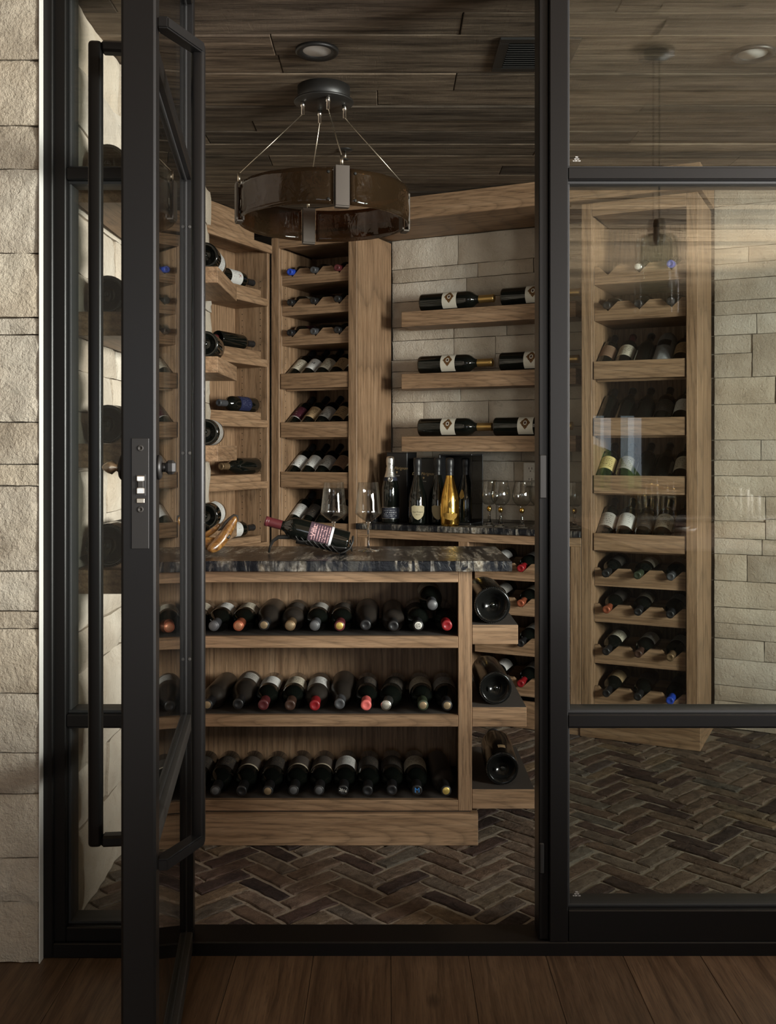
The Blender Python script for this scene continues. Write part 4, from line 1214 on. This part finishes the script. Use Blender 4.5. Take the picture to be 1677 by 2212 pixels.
# stacked bottle
b = Vector(((935 - 838.5) / FPX * YT, YT + .01, SHZ[0] + .1015))
bottle('bordeaux', b + Vector((-.004, .30, .010)), Vector((.004, -.30, -.010)), UP, 'grey capped bottle stacked on top of the others on the island top shelf', 'grey', 'cream', 'grey', group='bottles lying on the island shelves')
PROF['island1'] = scaled('bordeaux', 1.32, 1.57); PROF['island2'] = scaled('bordeaux', 1.28, 1.42)
for k, (z, X, kd, t, lb) in enumerate(((.693, .332, 'island1', 'largest bottle lying base forward on the top side shelf of the island', None), (.432, .344, 'island2', 'big bottle lying base forward on the middle side shelf of the island', 'dark'), (.172, .366, 'island2', 'big bottle with small sticker on the bottom side shelf of the island', None))):
    y0 = 3.165 + .01 * k
    e = bottle(kd, (X, y0, z + PROF[kd]['r'] + .0016), ((-.012, -.02, .03)[k], 1, 0), UP, t, 'black', None, group='big bottles on the island side shelves', knurl=True, glass=BIGG)
    if k == 2:
        v, f = [], []
        for j in range(2):
            for i in range(4):
                a = math.pi / 2 + R(16) - R(26) * i / 3; rr = PROF[kd]['r'] + .0006; v.append((rr * math.cos(a), rr * math.sin(a), .05 + .03 * j))
        for i in range(3): f.append((i, i + 1, i + 5, i + 4))
        obj('sticker', mesh('sticker', v, f), LABELS['tan'], e)

# ------------------------------------------------------------------ things on the island
CRYSTAL = simple('solid_crystal', (0.98, 0.985, 0.98), 0.0, trans=1.0, ior=1.5)
def wine_glass(loc, label, stem, bowl, group, name='wine_glass', ball=None):
    e = empty(name, loc); tag(e, label, 'glass', group)
    obj('stem_and_foot', lathe_mesh('stem_and_foot', stem, 36), CRYSTAL, e)
    obj('bowl', lathe_mesh('bowl', bowl, 40), STEMGLASS, e)
    if ball: obj('gold_ball', lathe_mesh('gold_ball', ball, 20), GOLD, e)
    return e
ASTEM = [(0, 0), (.0365, 0), (.0368, .0010), (.030, .0024), (.012, .0050), (.0058, .0095), (.0042, .018), (.0038, .05), (.0040, .085), (.0052, .094), (.0085, .0985), (0, .0992)]
ABOWL = [(0, .0985), (.012, .1012), (.030, .114), (.0445, .127), (.0455, .131), (.0440, .140), (.0385, .19), (.0345, .234), (.0342, .2345), (.0335, .234), (.0375, .19), (.0430, .140), (.0443, .1315), (.0433, .1282), (.029, .1157), (.011, .1032), (0, .1005)]
for X, Y, t in ((-.187, 3.425, 'angular clear wine glass standing behind the bottle in the leaf holder'), (-.0675, 3.413, 'angular clear wine glass standing alone right of the leaf holder')):
    wine_glass((X, Y, .9012), t, ASTEM, ABOWL, 'angular wine glasses on the island')
# bottle in the iron leaf holder
YH = 3.32
def at(x, y, Y): return Vector(((x - 838.5) / FPX * Y, Y, EYE - (y - 970) / FPX * Y))
tip, bs = at(573, 1125, YH), at(752, 1172, YH + .01)
dirn = (tip - bs).normalized()
PROF['held'] = scaled('bordeaux', (tip - bs).length / .3, 1.0); PROF['held']['lab'] = (.055, .135)
hz = bs.z
e = bottle('held', bs, dirn, Vector((.05, -1, .35)), 'red wine bottle with purple label reclining in the black leaf holder', 'maroon', 'purple', 'copper', letters=[('Villa', .024, .120, False, INKP, .0), ('II', .045, .088, True, INKP, 0)])
hold = empty('bottle_holder', ((tip.x + bs.x) / 2, YH, .9012)); tag(hold, 'black wrought iron leaf bottle holder on the granite island', 'bottle holder')
ho = Vector(hold.location)
# leaf cradle: curved blade under the bottle with rippled veins
v, f = [], []
NL, NW = 30, 12
for i in range(NL + 1):
    t = i / NL
    c = bs.lerp(tip, .02 + t * .60)
    wd = .052 * math.sin(math.pi * min(1, t * .80 + .16)) ** .7 * (1 - .45 * t)
    drop = .0395 + .012 * max(0, t - .75) * 4
    for j in range(NW + 1):
        a = -1 + 2 * j / NW
        ang = a * 1.15 * (1 - .25 * t)
        ripple = .0032 * math.sin(18 * t + 5 * abs(a)) * abs(a)
        rr = .0405 + ripple + (.0 if t < .6 else (t - .6) * .02)
        pnt = c + Vector((dirn.x * ripple, 0, 0)) + Vector((0, -rr * math.sin(ang), -rr * math.cos(ang)))
        v.append(pnt - ho)
q = NW + 1
for i in range(NL):
    for j in range(NW): f.append((i * q + j, i * q + j + 1, (i + 1) * q + j + 1, (i + 1) * q + j))
me = mesh('leaf_cradle', v, f, True)
o = obj('leaf_cradle', me, BLACKM, hold); md = o.modifiers.new('thickness', 'SOLIDIFY'); md.thickness = .002
# raised veins on the leaf
for k in range(7):
    t0 = .08 + k * .12; pts = []
    for m_ in range(7):
        u = m_ / 6; t = min(1.0, t0 + u * .22); a = u * 1.1
        c = bs.lerp(tip, .02 + t * .60); rr = .0425
        pts.append(c + Vector((0, -rr * math.sin(a), -rr * math.cos(a))) - ho)
    obj('leaf_vein', tube_mesh('leaf_vein', pts, .0022, 6), BLACKM, hold)
stem = [at(682, 1150, YH), at(655, 1150, YH), at(625, 1160, YH), at(602, 1160, YH), at(590, 1168, YH), at(584, 1180, YH), at(581, 1196, YH)]
stem[-1].z = .9045
obj('leaf_stem', tube_mesh('leaf_stem', [p - ho for p in stem], [.005, .007, .008, .007, .006, .0045, .0035], 8), BLACKM, hold)
foot = [at(762, 1160, YH - .02), at(762, 1172, YH - .025), at(756, 1185, YH - .03), at(745, 1192, YH - .03), at(735, 1196, YH - .035)]
foot[-1].z = .905
for s in (1, -1):
    obj('curled_foot', tube_mesh('curled_foot', [Vector((p.x, YH + s * (p.y - YH), p.z)) - ho for p in foot], .0032, 8), BLACKM, hold)
obj('curled_foot', tube_mesh('curled_foot', [bs - dirn * .006 + Vector((0, -.04, .006)) - ho, bs - dirn * .014 + Vector((0, -.02, -.022)) - ho, bs - dirn * .012 + Vector((0, .02, -.022)) - ho, bs - dirn * .006 + Vector((0, .04, .006)) - ho], .003, 8), BLACKM, hold)

# burl wood holder with a bottle in it at the left end of the counter
BURL = NT('polished_burl_wood'); BURL.set(rough=.28, spec=.5, coat=.4)
bn = BURL.noise(BURL.co((1, 1, 1)), 22, 6, .7, 2.5)
BURL.color(BURL.ramp(bn, [(.3, (.05, .018, .006)), (.46, (.20, .085, .022)), (.6, (.36, .19, .055)), (.8, (.15, .06, .018))])); BURL = BURL.m
YB = 3.30
hb2 = empty('burl_wood_holder', (-.60, YB, .9012)); tag(hb2, 'twisted burl wood bottle holder with raised prong on the island', 'bottle holder')
ho = Vector(hb2.location)
def blob(name, pts, rads, m, flat=.55, amp=.12, seg=14):
    me = tube_mesh(name, pts, rads, seg)
    for v in me.vertices:
        q = noise.noise(Vector(v.co) * 24) * amp
        v.co = v.co + Vector((q * .03, q * .03, q * .03))
    o = obj(name, me, m, hb2)
    sb = o.modifiers.new('round', 'SUBSURF'); sb.levels = 1; sb.render_levels = 1
    return o
P = lambda x, y, Y=YB: at(x, y, Y) - ho
blob('prong', [P(452, 1190, YB - .05), P(468, 1178, YB - .02), P(484, 1160), P(496, 1140), P(505, 1124), P(511, 1114)], [.012, .023, .021, .0165, .0135, .006], BURL, amp=.2)
blob('prong', [P(436, 1160, YB + .02), P(455, 1150, YB + .02), P(468, 1140, YB + .02), P(475, 1130, YB + .02)], [.012, .011, .009, .004], BURL)
blob('holder_base', [P(395, 1178, YB), P(425, 1175), P(450, 1174), P(474, 1170)], [.020, .023, .023, .012], BURL, amp=.2)
obj('bark_hollow', lathe_mesh('bark_hollow', [(0, 0), (.006, .001), (.008, .0), (.009, -.004)], 14), BLACKM, hb2, P(494, 1158) + Vector((0, -.0165, .002)), (R(70), R(35), 0))
obj('bark_edge', tube_mesh('bark_edge', [P(472, 1146), P(480, 1142), P(488, 1128), P(497, 1120), P(506, 1113), P(512, 1115), P(514, 1124)], [.002, .005, .006, .006, .005, .005, .003], 8), simple('dark_bark', (.03, .022, .017), .8, bump=(50, .6, .006)), hb2)
bottle('bordeaux', (at(440, 1160, YB + .03)) + Vector((.006, 0, .004)), (-.95, .25, .25), UP, 'bottle with gold foot band lying in the burl wood holder', 'gold', 'cream')

# ------------------------------------------------------------------ things on the back counter
CZ = .8914
def std(kind, s, d, text, cap, lab, **kw):
    rotz = kw.pop('face', -NB)
    return bottle(kind, W(s, d, CZ), UP, rotz, text, cap, lab, **kw)
PROF['champagne']['lab'] = (.022, .075)
toc = -W(-1.46, .09).normalized()
e = std('champagne', -1.4617, .092, 'sparkling wine bottle with silver foil neck and navy label on back counter', 'silver', 'navy', face=toc)
p = PROF['champagne']
obj('neck_seal', lathe_mesh('neck_seal', [(0, 0), (.013, 0), (.0135, .0018), (.010, .0026), (.009, .0020), (0, .0022)], 20), SILVERF, e, (0, prof_r(p, .212) - .001, .212), (R(-68), 0, 0))
obj('neck_band', lathe_mesh('neck_band', [(prof_r(p, .205) + .001, .205), (prof_r(p, .222) + .001, .222)], 28), LABELS['navy'], e)
obj('label_border', tube_mesh('label_border', [Vector((prof_r(p, z) + .001) * Vector((math.cos(a), math.sin(a), 0)) .xyz) + Vector((0, 0, z)) for a, z in [(math.pi / 2 + t, zz) for t, zz in ([(-1.2 + 2.4 * k / 12, .022) for k in range(13)] + [(1.2 - 2.4 * k / 12, .076) for k in range(13)] + [(-1.2, .022)])]], .0011, 6), SILVERF, e)
PROF['prestige']['lab'] = (.02, .08)
def crown(e, p, m):
    L = p['L']; k = p['capr']
    obj('foil_crown', lathe_mesh('foil_crown', [(k + .001, L - .062), (k + .0022, L - .052), (k + .0012, L - .044), (k + .0035, L - .034), (k + .0042, L - .020), (k + .0035, L - .006), (k + .0005, L + .003), (k * .5, L + .0055), (0, L + .006)], 24), m, e)
def shield(e, p, z0, z1, halfw, m, spade=False, name='shield_label'):
    poly = []
    if spade:
        N = 24
        for k in range(N):
            a = 2 * math.pi * k / N; r = .5 + .13 * math.cos(3 * (a - math.pi / 2)) * 0
            x = math.sin(a); y = math.cos(a)
            w = (1 - y) / 2; poly.append((x * (.35 + .65 * w) * (1 if y > -.6 else .8), y))
    else: poly = [(-1, .8), (-.55, 1), (0, .9), (.55, 1), (1, .8), (.98, .1), (.8, -.4), (.45, -.8), (0, -1), (-.45, -.8), (-.8, -.4), (-.98, .1)]
    v = []
    zc, hh = (z0 + z1) / 2, (z1 - z0) / 2
    for k in (1.0, .66, .33):
        for x, y in poly:
            z = zc + y * hh * k; r = prof_r(p, z) + .0009; a = math.pi / 2 - x * halfw * k / r; v.append((r * math.cos(a), r * math.sin(a), z))
    r = prof_r(p, zc) + .0009; v.append((0, r, zc)); n = len(poly); f = []
    for q in (0, 1):
        f += [(q * n + i, q * n + (i + 1) % n, (q + 1) * n + (i + 1) % n, (q + 1) * n + i) for i in range(n)]
    f += [(2 * n + i, 2 * n + (i + 1) % n, 3 * n) for i in range(n)]
    me = mesh(name, v, f, True)
    return obj(name, me, m, e)
crown(e, PROF['champagne'], SILVERF)
PAPER = simple('aged_shield_paper', (.40, .34, .21), .7, bump=(40, .1, .002))
e = std('prestige', -1.306, .070, 'dark prestige bottle with cream shield label on back counter', 'black', None, face=toc)
crown(e, PROF['prestige'], CAPS['black'])
s1 = shield(e, PROF['prestige'], .022, .092, .033, PAPER)
for q, (s_, sz) in enumerate((('Dom Pérignon', .0085), ('VINTAGE', .005))):
    obj('lettering', wrap_text(s_, sz, PROF['prestige'], .060 - q * .013, False), INK, s1)
e = std('prestige', -1.225, .125, 'second shield labelled bottle half hidden behind the gold bottle', 'black', None, face=toc)
crown(e, PROF['prestige'], CAPS['black'])
shield(e, PROF['prestige'], .022, .092, .033, PAPER)
e = std('prestige', -1.130, .046, 'mirror gold bottle with black foil neck on back counter', 'black', None, face=toc, glass=GOLD)
crown(e, PROF['prestige'], CAPS['black'])
shield(e, PROF['prestige'], .085, .118, .013, simple('pewter_emblem', (.16, .10, .03), .4, 1.0), True, 'spade_emblem')
shield(e, PROF['prestige'], .028, .062, .036, simple('engraved_gold', (.40, .24, .06), .35, 1.0, bump=(300, .8, .004)), False, 'engraved_plate')
e = std('prestige', -1.108, .190, 'black bottle with gold spade emblem standing in the open case', 'black', None, face=toc - U * .5)
crown(e, PROF['prestige'], CAPS['black'])
shield(e, PROF['prestige'], .120, .166, .017, simple('dull_gold', (.34, .22, .07), .4, .8), True, 'spade_emblem')
def gift_box(s, d, w, dep, h, label, text=True):
    e = empty('gift_box', W(s, d, CZ), -TH); tag(e, label, 'box', 'black gift boxes on the back counter')
    box('carton', -w / 2, w / 2, 0, dep, 0, h, BLACKP, e, .0015)
    box('lid', -w / 2 - .0008, w / 2 + .0008, -.0008, dep + .0008, h, h + .004, BLACKP, e, .001)
    if text:
        for q, (t, sz, dz) in enumerate((('Dom Pérignon', .0205, -.075), ('♥', .012, -.095), ('VINTAGE', .007, -.112))):
            if q == 1:
                me = prism_mesh('printed_shield', [(-.0045, .005), (.0045, .005), (.004, -.001), (0, -.006), (-.004, -.001)], -.0006, 0); me.materials.append(INKG)
                obj('printed_shield', me, INKG, e, (0, -.0012, h + dz)); continue
            me = text_mesh(t, sz)
            for v in me.vertices: v.co = Vector((v.co.x + v.co.y * .25, -.0015, v.co.y))
            obj('lettering', me, INKG if q < 2 else INKW, e, (0, 0, h + dz))
    return e
gift_box(-1.473, .190, .112, .115, .338, 'tall black presentation box behind the silver necked bottle')
gift_box(-1.325, .185, .112, .110, .312, 'shorter black presentation box behind the shield labelled bottle')
e = empty('open_case', W(-1.135, .125, CZ), -TH); tag(e, 'open black presentation case with smoked side behind the gold bottle', 'box')
box('back_board', -.085, .085, .145, .152, 0, .335, BLACKP, e); box('side_board', -.085, -.078, 0.0, .145, 0, .335, BLACKP, e)
box('base_board', -.078, .078, 0, .145, 0, .008, BLACKP, e); box('top_board', -.085, .085, 0, .145, .328, .335, BLACKP, e)
box('smoked_side', .079, .085, 0, .145, .008, .328, CASEG, e)
SSTEM = [(0, 0), (.036, 0), (.0365, .0012), (.026, .0035), (.013, .012), (.0075, .03), (.0052, .055), (.005, .067), (.0055, .092), (.009, .0955), (0, .096)]
SBOWL = [(0, .0955), (.010, .0962), (.022, .1), (.036, .114), (.0435, .130), (.0455, .145), (.0435, .165), (.0385, .185), (.035, .205), (.0345, .214), (.0337, .214), (.0342, .205), (.0375, .185), (.0425, .165), (.0445, .145), (.0425, .131), (.035, .1155), (.021, .102), (0, .098)]
BALL = [(.0048, .066), (.0075, .068), (.0105, .073), (.0115, .079), (.0105, .085), (.0075, .090), (.0052, .092)]
SN = [(-.965, .132, 'gold-stemmed goblet at the left of the goblet row on the back counter'), (-.889, .076, 'gold-stemmed goblet second from left, in front, on the back counter'), (-.785, .072, 'gold-stemmed goblet third from left on the back counter'), (-.740, .175, 'gold-stemmed goblet at the back beneath the wall outlet'), (-.640, .090, 'gold-stemmed goblet partly behind the steel post'), (-.560, .140, 'gold-stemmed goblet seen through the glass beside the right cabinet')]
for s, d, t in SN: wine_glass(W(s, d, CZ), t, SSTEM, SBOWL, 'gold-stemmed goblets on the back counter', 'goblet', BALL)
e = empty('geode_ornament', W(-1.553, .10, CZ)); tag(e, 'small dark carved stone ornament at the counter end', 'ornament')
me = lathe_mesh('rock', [(0, 0), (.022, 0), (.026, .012), (.021, .03), (.013, .048), (.006, .056), (0, .058)], 14)
for v in me.vertices: v.co += Vector((noise.noise(v.co * 70), noise.noise(v.co * 70 + Vector((3, 1, 2))), 0)) * .007
obj('rock', me, GRANITE, e); obj('rock_base', lathe_mesh('rock_base', [(0, 0), (.028, 0), (.028, .004), (0, .004)], 14), BLACKM, e)
# outlet
e = empty('wall_outlet', W(-.835, .384, 1.127), -TH); tag(e, 'white duplex wall outlet on the stone above the goblets', 'outlet')
box('cover_plate', -.037, .037, -.03, -.004, -.058, .058, WHITEP, e, .003)
for z in (.026, -.026):
    o = box('socket', -.017, .017, -.032, -.028, z - .016, z + .016, WHITEP, e, .004)
    for x in (-.007, .007): 
        q = box('slot', x - .0014, x + .0014, -.0328, -.031, z - .002, z + .009, BLACKM, o, 0); q.location = q.location - o.location
    q = box('slot', -.0025, .0025, -.0328, -.031, z - .012, z - .007, BLACKM, o, 0); q.location = q.location - o.location

# ------------------------------------------------------------------ chandelier
CX, CY = -.211, 3.27
ch = empty('chandelier', (CX, CY, 0)); tag(ch, 'round smoked amber glass chandelier hanging by four cables', 'chandelier')
ZB0, ZT0, RC = 1.988, 2.098, .283
obj('canopy', lathe_mesh('canopy', [(0, ZC - .002), (.086, ZC - .002), (.086, ZC - .046), (.084, ZC - .048), (0, ZC - .048)], 40), BLACKM, ch)
obj('canopy_plate', lathe_mesh('canopy_plate', [(0, ZC - .048), (.097, ZC - .048), (.098, ZC - .052), (.096, ZC - .055), (0, ZC - .055)], 40), BLACKM, ch)
A0 = R(-90 + 15)
for k in range(4):
    a = A0 + k * math.pi / 2; dirv = Vector((math.cos(a), math.sin(a), 0))
    # glass panel (quarter ring) with rippled surface
    v, f = [], []; n = 26
    a0, a1 = a + R(5.5), a + R(84.5)
    for j in range(9):
        for i in range(n + 1):
            aa = a0 + (a1 - a0) * i / n; z = ZB0 + (ZT0 - ZB0) * j / 8
            rr = RC - .004 + .0022 * noise.noise(Vector((aa * 9, z * 26, k * 5)))
            v.append((rr * math.cos(aa), rr * math.sin(aa), z))
    for j in range(8):
        for i in range(n): f.append((j * (n + 1) + i, j * (n + 1) + i + 1, (j + 1) * (n + 1) + i + 1, (j + 1) * (n + 1) + i))
    o = obj('glass_panel', mesh('glass_panel', v, f, True), AMBER, ch)
    md = o.modifiers.new('thickness', 'SOLIDIFY'); md.thickness = .006; md.offset = -1
    st = box('strap', -.003, .004, -.022, .022, ZB0 - .006, ZT0 + .006, STRAP, ch, .0012)
    st.location = dirv * (RC + .003) + Vector((0, 0, (ZB0 + ZT0) / 2)); st.rotation_euler = (0, 0, a)
    st2 = box('strap', -.003, .003, -.022, .022, ZB0 - .006, ZT0 + .006, STRAP, ch, .0012)
    st2.location = dirv * (RC - .018) + Vector((0, 0, (ZB0 + ZT0) / 2)); st2.rotation_euler = (0, 0, a)
    br = box('strap_foot', -.014, .006, -.022, .022, -.003, .003, STRAP, ch, .001)
    br.location = dirv * (RC - .006) + Vector((0, 0, ZB0 - .008)); br.rotation_euler = (0, 0, a)
    for aa in (a + R(8.5), a - R(8.5)):
        for z in (ZB0 + .014, ZT0 - .014):
            o = obj('panel_screw', lathe_mesh('panel_screw', [(0, .003), (.004, .0025), (.005, 0), (0, 0)], 10), STEELG, ch, (math.cos(aa) * (RC - .002), math.sin(aa) * (RC - .002), z), (0, R(90), aa))
    top = dirv * (RC - .006) + Vector((0, 0, ZT0 + .006)); topc = dirv * .070 + Vector((0, 0, ZC - .055))
    obj('ferrule', tube_mesh('ferrule', [top, top + Vector((0, 0, .032))], .0055, 10), BRASSN, ch)
    obj('ferrule', tube_mesh('ferrule', [topc, topc - Vector((0, 0, .016)), topc - Vector((0, 0, .018)), topc - Vector((0, 0, .042))], [.008, .008, .0055, .0055], 10), CHROME, ch)
    obj('cable', tube_mesh('cable', [top + Vector((0, 0, .030)), topc - Vector((0, 0, .040))], .0018, 6), BRASSN, ch)

# ------------------------------------------------------------------ ceiling fittings
def downlight(x, y, label):
    e = empty('recessed_light', (x, y, ZC)); tag(e, label, 'light', 'recessed ceiling lights')
    obj('trim_ring', lathe_mesh('trim_ring', [(.043, .0), (.043, -.006), (.060, -.013), (.064, -.009), (.0645, -.001), (.043, 0)], 40), BLACKM, e)
    obj('lens', lathe_mesh('lens', [(0, -.0045), (.043, -.0045), (.0435, -.001), (0, -.001)], 36), WHITEL, e)
downlight(-.2115, 2.965, 'round recessed light above and in front of the chandelier')
downlight(1.095, 2.985, 'round recessed light near the upper right corner behind glass')
e = empty('ceiling_vent', (.442, 2.995, ZC)); tag(e, 'black slatted air vent in the ceiling by the steel post', 'vent')
vx, vy = .118, .125
for nme, b in (('vent_frame', (-vx, vx, -vy, -vy + .03)), ('vent_frame', (-vx, vx, vy - .03, vy)), ('vent_frame', (-vx, -vx + .03, -vy + .03, vy - .03)), ('vent_frame', (vx - .03, vx, -vy + .03, vy - .03))):
    box(nme, *b, -.009, -.001, BLACKM, e, .002)
box('backing', -vx + .03, vx - .03, -vy + .03, vy - .03, -.0025, -.001, GASKET, e, 0)
for k in range(11):
    o = box('slat', -vx + .03, vx - .03, -.007, .007, -.001, .001, BLACKM, e, 0)
    o.location = (0, -vy + .042 + k * .0166, -.0065); o.rotation_euler = (R(32), 0, 0)
e = empty('sprinkler', (-.17, 3.95, ZC)); tag(e, 'small dark fire sprinkler head on the ceiling beyond the chandelier', 'sprinkler')
obj('escutcheon', lathe_mesh('escutcheon', [(0, -.001), (.030, -.001), (.029, -.005), (.010, -.009), (0, -.009)], 24), BLACKM, e)
obj('stem', tube_mesh('stem', [(0, 0, -.008), (0, 0, -.040)], .005, 10), BRASSN, e)
obj('deflector', lathe_mesh('deflector', [(0, -.040), (.014, -.040), (.015, -.042), (0, -.042)], 16), BLACKM, e)

# ------------------------------------------------------------------ hall furnishings seen as reflections in the glass
ki = empty('kitchen_counter', (1.98, 1.07, 0)); tag(ki, 'dark kitchen counter with pale worktop mirrored in the right glass', 'counter')
kd_ = simple('counter_base_paint', (.05, .045, .04), .5); kt = oak('y', (.75, .7, .7)); kt.name = 'counter_wood'
def slab(name, poly, z0, z1, m, parent):
    me = prism_mesh(name, poly, z0, z1)
    for v in me.vertices: v.co = Vector((v.co.x, v.co.z, v.co.y))
    me.flip_normals(); return obj(name, me, m, parent)
slab('counter_base', [(-1.10, -.72), (1.1, -.72), (1.1, .22), (-.75, .22), (-.75, .72), (-1.10, .72)], .09, .89, kd_, ki)  # short wing added to block low daylight toward the pier
slab('toe_kick', [(-1.05, -.67), (1.05, -.67), (1.05, .17), (-.8, .17), (-.8, .67), (-1.05, .67)], 0, .09, BLACKM, ki)
for x in (-.7, -.1, .5): box('drawer_front', x, x + .54, .22, .236, .14, .85, kd_, ki, .003)
slab('worktop', [(-1.18, -.78), (1.14, -.78), (1.14, .28), (-.70, .28), (-.70, .78), (-1.18, .78)], .89, .93, kt, ki)
e = empty('serving_tray', (1.0, 1.20, .931)); tag(e, 'oval wooden serving tray mirrored in the right glass', 'tray')
me = lathe_mesh('tray_dish', [(0, .004), (.15, .004), (.165, .022), (.170, .022), (.155, 0), (0, 0)], 40)
for v in me.vertices: v.co.y *= .7
obj('tray_dish', me, OX, e)
VASE = thin_glass('clear_vase_glass', (.93, .95, .94))
for k, (x, y, h, r) in enumerate(((1.06, 1.22, .20, .022), (1.01, 1.17, .215, .024), (.94, 1.23, .17, .030))):
    e = empty('glass_bottle', (x, y, .9355)); tag(e, ['tall clear glass bottle with gold collar at tray right', 'tall clear glass bottle with gold collar at tray middle', 'short wide clear glass jar at tray left'][k], 'bottle', 'mirrored glassware')
    obj('vessel', lathe_mesh('vessel', [(0, 0), (r, 0), (r, h * .72), (r * .9, h * .78), (r * .8, h), (r * .72, h), (r * .82, h * .78), (r * .92, h * .72), (r * .92, .004), (0, .004)], 28), VASE, e)
    obj('collar', lathe_mesh('collar', [(r * .86, h * .80), (r * .98, h * .80), (r * .98, h * .84), (r * .86, h * .84)], 28), GOLD, e)
    for a in (0, 2, 4): obj('rod', tube_mesh('rod', [(r * 1.15 * math.cos(a), r * 1.15 * math.sin(a), 0.001), (r * 1.02 * math.cos(a), r * 1.02 * math.sin(a), h * .82)], .0016, 6), GOLD, e)
WAX = simple('white_wax', (.75, .71, .64), .6)
for k, (dx, dy, h, r) in enumerate(((-.05, 0, .10, .026), (0, .04, .13, .026), (.06, 0, .10, .03), (-.01, -.05, .07, .03))):
    e = empty('pillar_candle', (1.54 + dx, .62 + dy, .946)); tag(e, ['white pillar candle at the left of the cluster', 'tallest white pillar candle', 'white pillar candle at the right of the cluster', 'shortest white pillar candle'][k] + ' mirrored in the glass', 'candle', 'mirrored pillar candles')
    obj('wax', lathe_mesh('wax', [(0, 0), (r, 0), (r, h - .002), (r * .93, h), (r * .7, h - .004), (0, h - .005)], 28), WAX, e)
    obj('wick', tube_mesh('wick', [(0, 0, h - .006), (.001, 0, h + .008)], .0012, 6), BLACKM, e)
v, f = [], []
me = tube_mesh('cloth_runner', [(-.5 + k * .05, .0 + .02 * math.sin(k * .9), .010) for k in range(33)], .035, 12)
for v_ in me.vertices:
    v_.co.z = .0005 + max(0.0, (v_.co.z + .025) * .25 + .004 * noise.noise(v_.co * 14))
o = obj('cloth_runner', me, simple('white_cotton', (.72, .72, .72), .9, bump=(40, .5, .01)), None, (1.55, .62, .9295)); tag(o, 'rumpled white cotton runner under the candles, mirrored in the glass', 'cloth')
pe_ = empty('pendant_lamp', (1.18, .65, 0)); tag(pe_, 'clear glass pendant lamp on a thin cord mirrored in the right glass', 'lamp')
obj('ceiling_rose', lathe_mesh('ceiling_rose', [(0, 2.984), (.065, 2.984), (.065, 2.96), (0, 2.955)], 28), BLACKM, pe_)
obj('cord', tube_mesh('cord', [(0, 0, 2.96), (0, 0, 2.24)], .004, 8), BLACKM, pe_)
obj('lamp_holder', lathe_mesh('lamp_holder', [(0, 2.25), (.02, 2.25), (.026, 2.235), (.026, 2.16), (.018, 2.14), (0, 2.14)], 24), STRAP, pe_)
obj('glass_shade', lathe_mesh('glass_shade', [(.028, 2.185), (.055, 2.180), (.076, 2.165), (.080, 2.14), (.080, 1.84), (.0775, 1.84), (.0775, 2.138), (.073, 2.162), (.053, 2.177), (.028, 2.181)], 36), VASE, pe_)
obj('bulb', lathe_mesh('bulb', [(0, 2.03), (.015, 2.034), (.026, 2.05), (.03, 2.07), (.024, 2.095), (.013, 2.12), (.012, 2.14), (0, 2.14)], 24), VASE, pe_)

bpy.context.view_layer.update()
